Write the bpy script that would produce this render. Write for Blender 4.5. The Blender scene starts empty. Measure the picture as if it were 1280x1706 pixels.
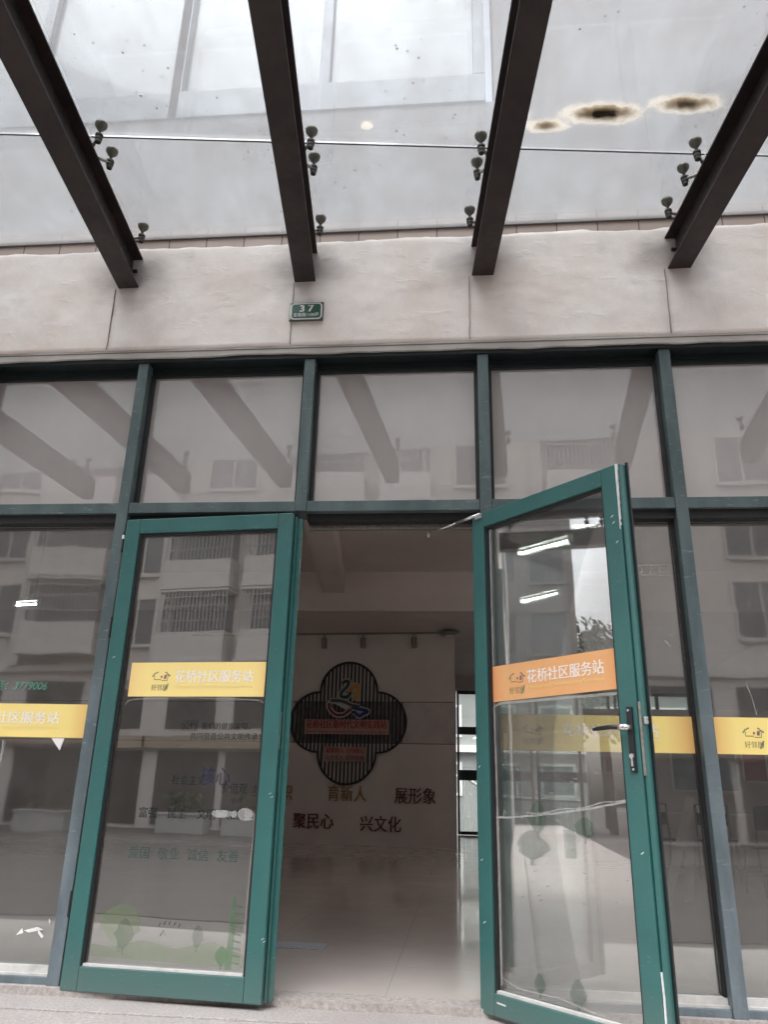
import bpy, bmesh, math, random
from mathutils import Vector, Matrix, noise as mnoise
random.seed(7)
R = math.radians
sc = bpy.context.scene
col = sc.collection

# ------------------------------------------------------------------ camera
YAW, PITCH, ROLL, F = -0.0979, 0.3523, 0.0245, 1296.05
def cam_axes():
    f = Vector((math.sin(YAW)*math.cos(PITCH), math.cos(YAW)*math.cos(PITCH), math.sin(PITCH)))
    r = Vector((math.cos(YAW), -math.sin(YAW), 0)); u = r.cross(f)
    c, s = math.cos(ROLL), math.sin(ROLL)
    return c*r + s*u, -s*r + c*u, f
r_, u_, f_ = cam_axes()
cd = bpy.data.cameras.new('camera'); cam = bpy.data.objects.new('camera', cd); col.objects.link(cam)
cam.matrix_world = Matrix(((r_.x, u_.x, -f_.x, 0.338), (r_.y, u_.y, -f_.y, -3.921), (r_.z, u_.z, -f_.z, 0.855), (0, 0, 0, 1)))
cd.sensor_fit = 'VERTICAL'; cd.sensor_height = 24; cd.lens = F*24/1706; cd.clip_start = 0.05; cd.clip_end = 800
sc.camera = cam

# ------------------------------------------------------------------ world, sun, exposure
SUN_EL, SUN_AZ = R(66), R(200)          # overcast: a wide soft sun behind the cloud, in front of the building
w = bpy.data.worlds.new('World'); sc.world = w; w.use_nodes = True
nt = w.node_tree; nt.nodes.clear()
out = nt.nodes.new('ShaderNodeOutputWorld'); bg = nt.nodes.new('ShaderNodeBackground')
sky = nt.nodes.new('ShaderNodeTexSky'); sky.sky_type = 'NISHITA'; sky.sun_disc = False
sky.sun_elevation = SUN_EL; sky.sun_rotation = SUN_AZ; sky.air_density = 1.6; sky.dust_density = 6; sky.ozone_density = 1.0
hs = nt.nodes.new('ShaderNodeHueSaturation'); hs.inputs['Saturation'].default_value = 0.22
nt.links.new(sky.outputs[0], hs.inputs['Color']); mx = nt.nodes.new('ShaderNodeMix'); mx.data_type = 'RGBA'; mx.blend_type = 'MULTIPLY'; mx.inputs[0].default_value = 1; mx.inputs[7].default_value = (1, .955, .965, 1)
nt.links.new(hs.outputs[0], mx.inputs[6]); nt.links.new(mx.outputs[2], bg.inputs['Color'])
bg.inputs['Strength'].default_value = 0.15
nt.links.new(bg.outputs[0], out.inputs[0])
sd = bpy.data.lights.new('sun', 'SUN'); sd.energy = 0.8; sd.angle = R(50); sd.color = (1, .945, .915)
so = bpy.data.objects.new('sun', sd); col.objects.link(so)
dirv = Vector((math.sin(SUN_AZ)*math.cos(SUN_EL), math.cos(SUN_AZ)*math.cos(SUN_EL), math.sin(SUN_EL)))
so.rotation_euler = dirv.to_track_quat('Z', 'Y').to_euler()
vs = sc.view_settings; sc.display_settings.display_device = 'sRGB'
vs.view_transform = 'Standard'; vs.look = 'None'; vs.exposure = 1.88; vs.gamma = 1.0
try: vs.use_curve_mapping = False
except Exception: pass
sc.cycles.use_denoising = True
sc.cycles.max_bounces = 12; sc.cycles.diffuse_bounces = 6; sc.cycles.glossy_bounces = 5
sc.cycles.transmission_bounces = 8; sc.cycles.transparent_max_bounces = 24
sc.cycles.sample_clamp_indirect = 6

# ------------------------------------------------------------------ helpers
def lin(*c):
    return tuple(((x/255)/12.92 if x/255 <= .04045 else ((x/255+.055)/1.055)**2.4) for x in c)
class N:
    """small node-building helper"""
    def __init__(s, name):
        s.m = bpy.data.materials.new(name); s.m.use_nodes = True; s.t = s.m.node_tree; s.t.nodes.clear()
        s.out = s.n('OutputMaterial')
    def n(s, kind, **kw):
        x = s.t.nodes.new('ShaderNode'+kind)
        for k, v in kw.items(): setattr(x, k, v)
        return x
    def l(s, a, b): s.t.links.new(a, b)
    def val(s, sock, v):
        if hasattr(v, 'is_output'): s.l(v, sock)
        else:
            if isinstance(v, tuple) and len(v) == 3 and sock.type == 'RGBA': v = v+(1,)
            sock.default_value = v
    def pos(s, scale=(1, 1, 1), obj=False):
        g = s.n('TexCoord').outputs['Object'] if obj else s.n('NewGeometry').outputs['Position']
        mp = s.n('Mapping'); s.l(g, mp.inputs[0]); mp.inputs['Scale'].default_value = scale
        return mp.outputs[0]
    def noise(s, vec, scale, detail=4, rough=.55, dist=0):
        x = s.n('TexNoise'); s.l(vec, x.inputs['Vector']); x.inputs['Scale'].default_value = scale
        x.inputs['Detail'].default_value = detail; x.inputs['Roughness'].default_value = rough; x.inputs['Distortion'].default_value = dist
        return x.outputs[0]
    def ramp(s, fac, a, b, lo=0., hi=1.):
        x = s.n('MapRange'); s.l(fac, x.inputs['Value']); x.clamp = True
        for k, v in zip(('From Min', 'From Max', 'To Min', 'To Max'), (a, b, lo, hi)): x.inputs[k].default_value = v
        return x.outputs[0]
    def mix(s, f, a, b, mode='MIX'):
        x = s.n('Mix', data_type='RGBA', blend_type=mode)
        s.val(x.inputs['Factor'], f); s.val(x.inputs['A'], a); s.val(x.inputs['B'], b)
        for i in x.inputs:
            pass
        s.val(x.inputs[6], a); s.val(x.inputs[7], b)
        return x.outputs[2]
    def math(s, op, a, b=0.):
        x = s.n('Math', operation=op); s.val(x.inputs[0], a); s.val(x.inputs[1], b); return x.outputs[0]
    def bsdf(s, color, rough=.6, metal=0., spec=.5, bump=None, bs=.3, bd=.01):
        b = s.n('BsdfPrincipled'); s.val(b.inputs['Base Color'], color); s.val(b.inputs['Roughness'], rough)
        s.val(b.inputs['Metallic'], metal); b.inputs['Specular IOR Level'].default_value = spec
        if bump is not None:
            u = s.n('Bump'); s.l(bump, u.inputs['Height']); u.inputs['Strength'].default_value = bs; u.inputs['Distance'].default_value = bd
            s.l(u.outputs[0], b.inputs['Normal'])
        return b.outputs[0]
    def done(s, sh): s.l(sh, s.out.inputs[0]); return s.m

def paint(name, c, rough=.5, metal=0., var=.12, scale=6., spec=.5, bs=.08, dark=None):
    k = N(name); p = k.pos(); n = k.noise(p, scale, 5)
    f = k.ramp(n, .3, .7)
    a = tuple(x*(1-var) for x in c); b = tuple(min(1, x*(1+var)) for x in c)
    colr = k.mix(f, a, b)
    if dark:
        n2 = k.noise(p, scale*.35, 6, .65); colr = k.mix(k.ramp(n2, .55, .8, 0, .7), colr, dark)
    rr = k.ramp(k.noise(p, scale*2.3, 3), .3, .7, max(.02, rough-.08), min(1, rough+.08))
    return k.done(k.bsdf(colr, rr, metal, spec, k.noise(p, scale*9, 3), bs, .004))

class MB:
    def __init__(s): s.bm = bmesh.new()
    def box(s, x0, x1, y0, y1, z0, z1, M=None):
        v = [s.bm.verts.new((x, y, z)) for x in (x0, x1) for y in (y0, y1) for z in (z0, z1)]
        for q in ((0, 1, 3, 2), (4, 6, 7, 5), (0, 4, 5, 1), (2, 3, 7, 6), (0, 2, 6, 4), (1, 5, 7, 3)):
            s.bm.faces.new([v[i] for i in q])
        if M is not None:
            for a in v: a.co = M @ a.co
        return s
    def prism(s, pts, z0, z1, M=None):
        """pts: outline in xy, extruded z0..z1, then M"""
        a = [s.bm.verts.new((x, y, z0)) for x, y in pts]; b = [s.bm.verts.new((x, y, z1)) for x, y in pts]
        n = len(pts)
        s.bm.faces.new(a[::-1]); s.bm.faces.new(b)
        for i in range(n): s.bm.faces.new((a[i], a[(i+1) % n], b[(i+1) % n], b[i]))
        if M is not None:
            for q in a+b: q.co = M @ q.co
        return s
    def tube(s, pts, r, seg=10, caps=True, closed=False):
        pts = [Vector(p) for p in pts]; rings = []; n = len(pts)
        rr = r if isinstance(r, (list, tuple)) else [r]*n
        for i, p in enumerate(pts):
            if closed: t = pts[(i+1) % n]-pts[i-1]
            else: t = pts[min(i+1, n-1)]-pts[max(i-1, 0)]
            t.normalize(); up = Vector((0, 0, 1)) if abs(t.z) < .95 else Vector((1, 0, 0))
            a = t.cross(up).normalized(); b = t.cross(a)
            rings.append([s.bm.verts.new(p+(a*math.cos(k*2*math.pi/seg)+b*math.sin(k*2*math.pi/seg))*rr[i]) for k in range(seg)])
        for i in range(n if closed else n-1):
            q, w2 = rings[i], rings[(i+1) % n]
            for k in range(seg): s.bm.faces.new((q[k], q[(k+1) % seg], w2[(k+1) % seg], w2[k]))
        if caps and not closed:
            s.bm.faces.new(rings[0]); s.bm.faces.new(rings[-1][::-1])
        return s
    def lathe(s, prof, c=(0, 0, 0), seg=18):
        rings = [[s.bm.verts.new((c[0]+r*math.cos(k*2*math.pi/seg), c[1]+r*math.sin(k*2*math.pi/seg), c[2]+z)) for k in range(seg)] for r, z in prof]
        for q, w2 in zip(rings, rings[1:]):
            for k in range(seg): s.bm.faces.new((q[k], q[(k+1) % seg], w2[(k+1) % seg], w2[k]))
        s.bm.faces.new(rings[0][::-1]); s.bm.faces.new(rings[-1])
        return s
    def ribbon(s, pts, w, y0, y1):
        """flat stroke of width w in the xz plane, thickness y0..y1"""
        P = [Vector((p[0], p[1])) for p in pts]; n = len(P); L = []; Q = []
        ww = w if isinstance(w, (list, tuple)) else [w]*n
        for i in range(n):
            t = (P[min(i+1, n-1)]-P[max(i-1, 0)]).normalized(); m = Vector((-t.y, t.x))*ww[i]/2
            L.append(P[i]+m); Q.append(P[i]-m)
        f0 = [[s.bm.verts.new((a.x, y, a.y)) for a in S] for S in (L, Q) for y in (y0, y1)]
        a, b, c, d = f0
        for i in range(n-1):
            s.bm.faces.new((a[i], a[i+1], c[i+1], c[i])); s.bm.faces.new((b[i], d[i], d[i+1], b[i+1]))
            s.bm.faces.new((a[i], b[i], b[i+1], a[i+1])); s.bm.faces.new((c[i], c[i+1], d[i+1], d[i]))
        s.bm.faces.new((a[0], c[0], d[0], b[0])); s.bm.faces.new((a[-1], b[-1], d[-1], c[-1]))
        return s
    def split(s, name, m, parent=None, bevel=0., smooth=False):
        """each loose piece as an object of its own"""
        s.bm.verts.ensure_lookup_table(); seen = set(); groups = []
        for v in s.bm.verts:
            if v in seen: continue
            st_, g_ = [v], []; seen.add(v)
            while st_:
                a = st_.pop(); g_.append(a)
                for e in a.link_edges:
                    b = e.other_vert(a)
                    if b not in seen: seen.add(b); st_.append(b)
            groups.append(g_)
        res = []
        for g_ in groups:
            o = MB(); mp = {v: o.bm.verts.new(v.co) for v in g_}
            for f in {f for v in g_ for f in v.link_faces}: o.bm.faces.new([mp[v] for v in f.verts])
            res.append(o.build(name, m, parent, bevel, smooth))
        s.bm.free(); return res
    def build(s, name, m, parent=None, bevel=0., smooth=False, loc=None):
        bmesh.ops.recalc_face_normals(s.bm, faces=s.bm.faces)
        me = bpy.data.meshes.new(name); s.bm.to_mesh(me); s.bm.free()
        if smooth:
            for p in me.polygons: p.use_smooth = True
        o = bpy.data.objects.new(name, me); col.objects.link(o)
        if m: me.materials.append(m)
        if parent: o.parent = parent
        if loc: o.location = loc
        if bevel:
            b = o.modifiers.new('bevel', 'BEVEL'); b.width = bevel; b.segments = 2; b.limit_method = 'ANGLE'; b.angle_limit = R(40)
        return o
def tag(o, label=None, cat=None, group=None, kind=None):
    if label: o['label'] = label
    if cat: o['category'] = cat
    if group: o['group'] = group
    if kind: o['kind'] = kind
    return o
def empty(name, loc=(0, 0, 0), rz=0):
    o = bpy.data.objects.new(name, None); col.objects.link(o); o.location = loc; o.rotation_euler = (0, 0, rz); o.empty_display_size = .1
    return o
def kids(o): return [c for c in bpy.data.objects if c.parent == o]
def copy_tree(o, parent=None):
    c = o.copy(); col.objects.link(c); c.parent = parent
    for ch in kids(o): copy_tree(ch, c)
    return c
def text(name, s, m, parent, cx, cz, width, height, y, bold=0., depth=.0008, slant=0., keep=False):
    """lettering in the xz plane facing -y, its bounding box centred on (cx, cz)"""
    cu = bpy.data.curves.new('lettering', 'FONT'); cu.body = s; cu.size = 1; cu.extrude = 0.; cu.shear = slant
    cu.resolution_u = 3
    t = bpy.data.objects.new('lettering', cu); col.objects.link(t)
    bpy.context.view_layer.update()
    me = bpy.data.meshes.new_from_object(t.evaluated_get(bpy.context.evaluated_depsgraph_get()))
    bpy.data.objects.remove(t); bpy.data.curves.remove(cu)
    xs = [v.co.x for v in me.vertices]; ys = [v.co.y for v in me.vertices]
    x0, x1, y0, y1 = min(xs), max(xs), min(ys), max(ys)
    sx = width/(x1-x0); sz = height/(y1-y0)
    for v in me.vertices:
        v.co = Vector((cx+(v.co.x-(x0+x1)/2)*sx, y-depth, cz+(v.co.y-(y0+y1)/2)*sz))
    me.materials.clear(); me.materials.append(m); me.name = name
    bm = bmesh.new(); bm.from_mesh(me)
    if bold:
        src = bm.faces[:]; bw = bold*sx
        for q_, dx in enumerate((-bw, bw)):
            du = bmesh.ops.duplicate(bm, geom=src)
            for v in [g for g in du['geom'] if isinstance(g, bmesh.types.BMVert)]: v.co += Vector((dx, -.00025*(q_+1), 0))
    ext = bmesh.ops.extrude_face_region(bm, geom=bm.faces[:])
    for v in [g for g in ext['geom'] if isinstance(g, bmesh.types.BMVert)]: v.co.y += depth
    bmesh.ops.recalc_face_normals(bm, faces=bm.faces); bm.to_mesh(me); bm.free()
    o = bpy.data.objects.new(name, me); col.objects.link(o)
    if parent: o.parent = parent
    return o

# ------------------------------------------------------------------ materials
def glass_mat(name, refl, film, filmcol, tint=(.86, .9, .88), wave=.0, rough=.0, dust=.06):
    k = N(name); p = k.pos()
    tr = k.n('BsdfTransparent'); tr.inputs[0].default_value = tint+(1,)
    gl = k.n('BsdfGlossy'); gl.inputs['Roughness'].default_value = rough; gl.inputs['Color'].default_value = (.95, .97, .97, 1)
    if wave:
        u = k.n('Bump'); k.l(k.noise(k.pos((1, 1, 1.6)), 2.2, 2, .4), u.inputs['Height']); u.inputs['Strength'].default_value = wave; u.inputs['Distance'].default_value = .02
        k.l(u.outputs[0], gl.inputs['Normal'])
    df = k.n('BsdfDiffuse'); df.inputs[0].default_value = filmcol+(1,)
    tl = k.n('BsdfTranslucent'); tl.inputs[0].default_value = filmcol+(1,)
    m0 = k.n('MixShader'); m0.inputs[0].default_value = .35; k.l(df.outputs[0], m0.inputs[1]); k.l(tl.outputs[0], m0.inputs[2])
    grime = k.ramp(k.noise(k.pos((1, 1, .45)), 3.2, 6, .62), .35, .75, film, film+dust)
    m1 = k.n('MixShader'); k.l(grime, m1.inputs[0]); k.l(tr.outputs[0], m1.inputs[1]); k.l(m0.outputs[0], m1.inputs[2])
    lw = k.n('LayerWeight'); lw.inputs['Blend'].default_value = .35
    fr = k.ramp(lw.outputs['Fresnel'], 0, 1, refl, min(1, refl+.75))
    m2 = k.n('MixShader'); k.l(fr, m2.inputs[0]); k.l(m1.outputs[0], m2.inputs[1]); k.l(gl.outputs[0], m2.inputs[2])
    return k.done(m2.outputs[0])

M = {}
M['glass_low'] = glass_mat('storefront_glass', .17, .04, (.46, .415, .40), wave=.035, rough=.028, dust=.12)
M['glass_up'] = glass_mat('frosted_film_glass', .18, .64, (.76, .71, .69), wave=.02, dust=.06)
M['glass_door'] = glass_mat('door_glass', .20, .03, (.46, .42, .40), wave=.012, rough=.016, dust=.09)
M['glass_open'] = glass_mat('open_door_glass', .085, .05, (.50, .46, .44), tint=(.96, .97, .96), wave=.010, rough=.012, dust=.11)
M['glass_far'] = glass_mat('far_window_glass', .08, .02, (.6, .6, .6))
M['teal'] = paint('teal_door_paint', (.030, .125, .118), .38, 0, .06, 5, bs=.03)
def teal():
    k = N('worn_teal_paint'); p = k.pos(); n = k.noise(p, 4, 6, .6)
    c = k.mix(k.ramp(n, .3, .7), (.027, .113, .108), (.035, .138, .128))
    g = k.noise(k.pos((1, 1, .5)), 6, 6, .7); c = k.mix(k.ramp(g, .56, .80, 0, .45), c, (.045, .085, .078))
    sz = k.n('SeparateXYZ'); k.l(p, sz.inputs[0])
    dust = k.ramp(k.math('ADD', sz.outputs[2], k.math('MULTIPLY', n, .35)), .12, .42, .42, 0); c = k.mix(dust, c, (.17, .185, .17))
    sc_ = k.noise(k.pos((5, 5, 46)), 6, 2, .5); c = k.mix(k.ramp(sc_, .70, .735, 0, .55), c, (.22, .30, .29))
    return k.done(k.bsdf(c, k.ramp(g, .3, .7, .30, .52), 0, .5, k.noise(p, 55, 3), .04, .003))
M['teal'] = teal()
M['slate'] = None
def slate():
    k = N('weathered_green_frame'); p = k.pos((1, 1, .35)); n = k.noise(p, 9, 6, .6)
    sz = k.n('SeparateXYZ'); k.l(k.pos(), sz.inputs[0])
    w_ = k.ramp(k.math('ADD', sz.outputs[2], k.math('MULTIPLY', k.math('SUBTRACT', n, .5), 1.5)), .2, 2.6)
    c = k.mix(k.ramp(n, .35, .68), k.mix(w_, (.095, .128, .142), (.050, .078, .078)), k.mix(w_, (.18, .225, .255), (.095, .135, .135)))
    st = k.noise(k.pos((3, 3, 14)), 5, 4, .6)
    c = k.mix(k.ramp(st, .62, .72, 0, .35), c, (.34, .38, .39))
    return k.done(k.bsdf(c, .42, 0, .5, k.noise(k.pos(), 40, 3), .05, .003))
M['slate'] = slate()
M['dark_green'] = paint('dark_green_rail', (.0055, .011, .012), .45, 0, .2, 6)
M['rubber'] = paint('black_rubber', (.012, .012, .014), .6, 0, .2, 20)
M['white_seal'] = paint('white_sealant', (.55, .55, .53), .6, 0, .12, 20, dark=(.25, .24, .22))
M['steel'] = None
def beam_mat():
    k = N('dark_brown_steel_paint'); p = k.pos(); n = k.noise(p, 7, 6, .6)
    c = k.mix(k.ramp(n, .35, .7), (.0145, .0092, .0090), (.029, .0185, .0175))
    return k.done(k.bsdf(c, k.ramp(k.noise(p, 22, 4), .3, .7, .38, .58), 0, .45, k.noise(p, 60, 3), .08, .003))
M['steel'] = beam_mat()
M['inox'] = paint('stained_steel', (.33, .32, .29), .35, .85, .25, 60, dark=(.06, .05, .04))
M['dark_metal'] = paint('dark_fitting', (.035, .034, .028), .4, .4, .3, 60)
M['disc'] = paint('olive_grey_disc', (.115, .112, .088), .4, .45, .3, 50, dark=(.03, .03, .022))
M['chrome'] = paint('brushed_aluminium', (.62, .62, .62), .32, .9, .08, 40)
M['black'] = paint('black_plastic', (.012, .012, .015), .35, 0, .1, 30)
M['white'] = paint('white_paper', (.78, .78, .76), .7, 0, .05, 12)
M['slateroof'] = paint('roof_grey', (.16, .16, .17), .8, 0, .2, 2)

def plaster(name, beams):
    k = N(name); p = k.pos(); n = k.noise(p, 2.0, 6, .6, .4)
    c = k.mix(k.ramp(n, .32, .7), (.73, .655, .60), (.87, .84, .81))
    n2 = k.noise(k.pos((1, 1, 1.8)), 3.6, 4, .55, .3)
    c = k.mix(k.ramp(n2, .56, .82, 0, .35), c, (.36, .33, .30))
    n3 = k.noise(k.pos((1.0, 1, 1.7)), 22, 5, .62, .8)
    for bx in beams:                                   # rusty grime where water runs off each beam
        sep = k.n('VectorMath', operation='SUBTRACT'); k.l(p, sep.inputs[0]); sep.inputs[1].default_value = (bx, -.06, 3.84)
        sc2 = k.n('VectorMath', operation='MULTIPLY'); k.l(sep.outputs[0], sc2.inputs[0]); sc2.inputs[1].default_value = (3.6, 0, 5.2)
        ln = k.n('VectorMath', operation='LENGTH'); k.l(sc2.outputs[0], ln.inputs[0])
        d = k.math('ADD', ln.outputs['Value'], k.math('MULTIPLY', k.math('SUBTRACT', n2, .5), 1.6))
        c = k.mix(k.ramp(d, .15, 1.15, .62, 0), c, (.20, .185, .18))
    lump = k.ramp(k.noise(k.pos((1, 1, 2.2)), 7, 3, .5, .3), .60, .74)            # scattered trowel lumps
    fine = k.math('ADD', k.math('MULTIPLY', n3, .07), k.math('ADD', k.math('MULTIPLY', k.noise(p, 5, 2, .4), .8), k.math('MULTIPLY', k.math('MULTIPLY', lump, k.noise(k.pos((1, 1, 2.6)), 38, 3, .6)), .35)))
    g_ = k.noise(p, 170, 2, .7); c = k.mix(k.ramp(g_, .42, .62, .16, 0), c, (.42, .38, .35))
    g2 = k.noise(k.pos((1, 1, .22)), 5.5, 5, .65); c = k.mix(k.ramp(g2, .58, .8, 0, .22), c, (.40, .36, .33))       # rain streaks
    return k.done(k.bsdf(c, .85, 0, .25, fine, .5, .016))
BX = [-1.664, -.560, .505, 1.635]
M['plaster'] = plaster('rough_cream_plaster', BX)
M['drip'] = paint('grey_drip_edge', (.40, .375, .35), .8, 0, .14, 4, bs=.3, dark=(.2, .19, .18))
def tile_mat():
    k = N('pink_strip_tiles'); br = k.n('TexBrick'); mp = k.pos((1, 1, 1)); sx = k.n('SeparateXYZ'); k.l(mp, sx.inputs[0])
    cb = k.n('CombineXYZ'); k.l(sx.outputs[0], cb.inputs[0]); k.l(sx.outputs[2], cb.inputs[1]); k.l(cb.outputs[0], br.inputs['Vector'])
    br.offset = 0; br.inputs['Scale'].default_value = 1; br.inputs['Brick Width'].default_value = .24; br.inputs['Row Height'].default_value = .3
    br.inputs['Mortar Size'].default_value = .004; br.inputs['Color1'].default_value = (.40, .315, .27, 1); br.inputs['Color2'].default_value = (.46, .375, .33, 1)
    br.inputs['Mortar'].default_value = (.13, .11, .10, 1)
    return k.done(k.bsdf(br.outputs[0], .5))
M['tile'] = tile_mat()
def wall_up():
    k = N('upper_wall_render'); p = k.pos((1, 1, .25)); n = k.noise(p, 3, 6, .6)
    c = k.mix(k.ramp(n, .3, .75), (.27, .252, .245), (.33, .326, .328))
    st = k.noise(k.pos((1, 1, .1)), 7, 5, .6); c = k.mix(k.ramp(st, .55, .8, 0, .25), c, (.40, .40, .42))
    return k.done(k.bsdf(c, .85, 0, .2, k.noise(k.pos(), 30, 4), .2, .005))
M['upwall'] = wall_up()
M['upframe'] = paint('blue_grey_window_frame', (.25, .29, .32), .45, 0, .1, 6)
def mirror_glass():
    k = N('reflective_window_glass'); g = k.n('BsdfGlossy'); g.inputs[0].default_value = (.74, .80, .82, 1); g.inputs['Roughness'].default_value = .04
    d = k.bsdf((.08, .10, .11), .3); m = k.n('MixShader'); m.inputs[0].default_value = .06; k.l(d, m.inputs[1]); k.l(g.outputs[0], m.inputs[2])
    return k.done(m.outputs[0])
M['mirror'] = mirror_glass()
def canopy_glass(name, stains):
    k = N(name); p = k.pos()
    tr = k.n('BsdfTransparent'); tr.inputs[0].default_value = (.90, .945, .965, 1)
    tl = k.n('BsdfTranslucent'); df = k.n('BsdfDiffuse')
    dirt = k.noise(k.pos((1, .6, 1)), 5, 7, .68)
    streak = k.noise(k.pos((6, .5, 1)), 4, 5, .6)
    f = k.math('ADD', k.ramp(dirt, .3, .75, .37, .50), k.ramp(streak, .4, .75, 0, .012))
    filmc = k.mix(k.ramp(dirt, .3, .7), (.355, .37, .385), (.305, .305, .305))
    vo = k.n('TexVoronoi'); k.l(p, vo.inputs['Vector']); vo.inputs['Scale'].default_value = 17
    clus = k.ramp(k.noise(p, 2.3, 3), .44, .62, .01, .15)
    spot = k.math('LESS_THAN', k.math('ADD', vo.outputs['Distance'], k.math('MULTIPLY', k.noise(p, 70, 2), .07)), clus)
    f = k.math('MAXIMUM', f, k.math('MULTIPLY', spot, .8)); filmc = k.mix(spot, filmc, (.07, .065, .06))
    n4 = k.noise(p, 15, 5, .65)
    for (cx, cy, rx, ry, dk) in stains:
        sep = k.n('VectorMath', operation='SUBTRACT'); k.l(p, sep.inputs[0]); sep.inputs[1].default_value = (cx, cy, 0)
        rot = k.n('VectorRotate'); rot.rotation_type = 'Z_AXIS'; k.l(sep.outputs[0], rot.inputs['Vector']); rot.inputs['Angle'].default_value = R(-4)
        s2 = k.n('VectorMath', operation='MULTIPLY'); k.l(rot.outputs[0], s2.inputs[0]); s2.inputs[1].default_value = (1/rx, 1/ry, 0)
        ln = k.n('VectorMath', operation='LENGTH'); k.l(s2.outputs[0], ln.inputs[0])
        d = k.math('ADD', ln.outputs['Value'], k.math('MULTIPLY', k.math('SUBTRACT', n4, .5), 1.15))
        halo = k.ramp(d, 1.0, 1.55, 1, 0); core = k.ramp(d, .25, 1.1, dk, 0)
        f = k.math('MAXIMUM', f, k.math('MULTIPLY', halo, .16)); f = k.math('MAXIMUM', f, k.math('MULTIPLY', core, 1.0))
        filmc = k.mix(halo, filmc, (.66, .62, .53)); filmc = k.mix(k.math('MINIMUM', k.math('MULTIPLY', core, 2.2), 1.), filmc, (.24, .17, .08)); filmc = k.mix(k.ramp(core, .35, .95), filmc, (.022, .014, .006))
    k.l(filmc, tl.inputs[0]); k.l(filmc, df.inputs[0])
    a = k.n('MixShader'); a.inputs[0].default_value = .4; k.l(tl.outputs[0], a.inputs[1]); k.l(df.outputs[0], a.inputs[2])
    b = k.n('MixShader'); k.l(f, b.inputs[0]); k.l(tr.outputs[0], b.inputs[1]); k.l(a.outputs[0], b.inputs[2])
    gl = k.n('BsdfGlossy'); gl.inputs['Roughness'].default_value = .02
    lw = k.n('LayerWeight'); lw.inputs['Blend'].default_value = .3
    c = k.n('MixShader'); k.l(k.ramp(lw.outputs['Fresnel'], 0, 1, .02, .5), c.inputs[0]); k.l(b.outputs[0], c.inputs[1]); k.l(gl.outputs[0], c.inputs[2])
    return k.done(c.outputs[0])
M['canopy'] = canopy_glass('dirty_canopy_glass', [])
M['canopy_stained'] = canopy_glass('stained_canopy_glass', [(1.10, -.845, .165, .055, 1.), (1.50, -.875, .14, .045, .85), (.823, -.785, .085, .034, .7), (.57, -.87, .12, .035, .0)])
M['canopy_spot'] = canopy_glass('spotted_canopy_glass', [(-.102, -.85, .026, .020, 0.)])
def floor_mat():
    k = N('polished_beige_tiles'); p = k.pos(); br = k.n('TexBrick'); k.l(p, br.inputs['Vector']); br.offset = 0
    br.inputs['Scale'].default_value = 1; br.inputs['Brick Width'].default_value = .8; br.inputs['Row Height'].default_value = .8; br.inputs['Mortar Size'].default_value = .003
    n = k.noise(p, 1.5, 5)
    a = k.mix(k.ramp(n, .3, .7), (.68, .625, .585), (.76, .71, .67))
    k.l(a, br.inputs['Color1']); k.l(a, br.inputs['Color2']); br.inputs['Mortar'].default_value = (.60, .555, .52, 1)
    return k.done(k.bsdf(br.outputs[0], k.ramp(k.noise(p, 4, 4), .3, .7, .06, .13), 0, .6, k.noise(p, 2.5, 2), .012, .01))
M['floor'] = floor_mat()
def granite(name, base, scale=90):
    k = N(name); p = k.pos(); n = k.noise(p, scale, 3, .8); n2 = k.noise(p, 2.2, 6, .6)
    c = k.mix(k.ramp(n, .35, .65), tuple(x*.72 for x in base), tuple(min(1, x*1.18) for x in base))
    c = k.mix(k.ramp(n2, .45, .8, 0, .5), c, tuple(x*.6 for x in base))
    return k.done(k.bsdf(c, .75, 0, .3, n, .25, .003))
M['granite'] = granite('grey_granite', (.40, .375, .36))
M['cement'] = granite('rough_cement', (.42, .39, .37), 40)
M['asphalt'] = granite('asphalt', (.045, .042, .041), 60)
M['pave'] = granite('street_paving', (.085, .08, .077), 30)
M['inwall'] = paint('interior_white_wall', (.75, .69, .655), .75, 0, .06, 2, bs=.1)
M['inceil'] = paint('interior_ceiling', (.78, .695, .67), .8, 0, .05, 2, bs=.1)
M['inband'] = paint('scuffed_wall_band', (.64, .585, .555), .6, 0, .12, 3, dark=(.25, .22, .2))
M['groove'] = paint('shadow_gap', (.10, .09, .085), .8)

def band_mat(name, mid, edge, axis_c, half, obj=True):
    k = N(name); t = k.n('TexCoord'); sx = k.n('SeparateXYZ'); k.l(t.outputs['Object'], sx.inputs[0])
    d = k.math('ABSOLUTE', k.math('SUBTRACT', sx.outputs[0], axis_c))
    f = k.ramp(d, half*.72, half*1.02)
    c = k.mix(f, mid, edge); n = k.noise(t.outputs['Object'], 9, 4); c = k.mix(k.ramp(n, .3, .8, 0, .12), c, (.9, .8, .5))
    return k.done(k.bsdf(c, .38, 0, .4))
YEL, YEDGE = (.92, .74, .255), (.86, .47, .16)
ORA, OEDGE = (.78, .40, .165), (.74, .27, .105)
M['white_ink'] = paint('white_print', (.86, .86, .84), .5, 0, .02, 10)
M['cream_ink'] = paint('pale_yellow_print', (.84, .72, .34), .5, 0, .05, 10)
M['orange_ink'] = paint('pale_orange_print', (.85, .62, .25), .5, 0, .05, 10)
M['black_ink'] = paint('dark_print', (.06, .055, .04), .6)
M['olive_ink'] = paint('olive_print', (.22, .22, .12), .6)
M['purple_ink'] = paint('purple_print', (.24, .12, .17), .6)
M['sign_green'] = paint('sign_green_enamel', (.022, .085, .055), .35, 0, .15, 12, dark=(.05, .1, .1))
M['sign_white'] = paint('sign_white', (.62, .66, .62), .45, 0, .12, 60)
M['sign_edge'] = paint('sign_dark_edge', (.05, .055, .05), .5)
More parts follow.
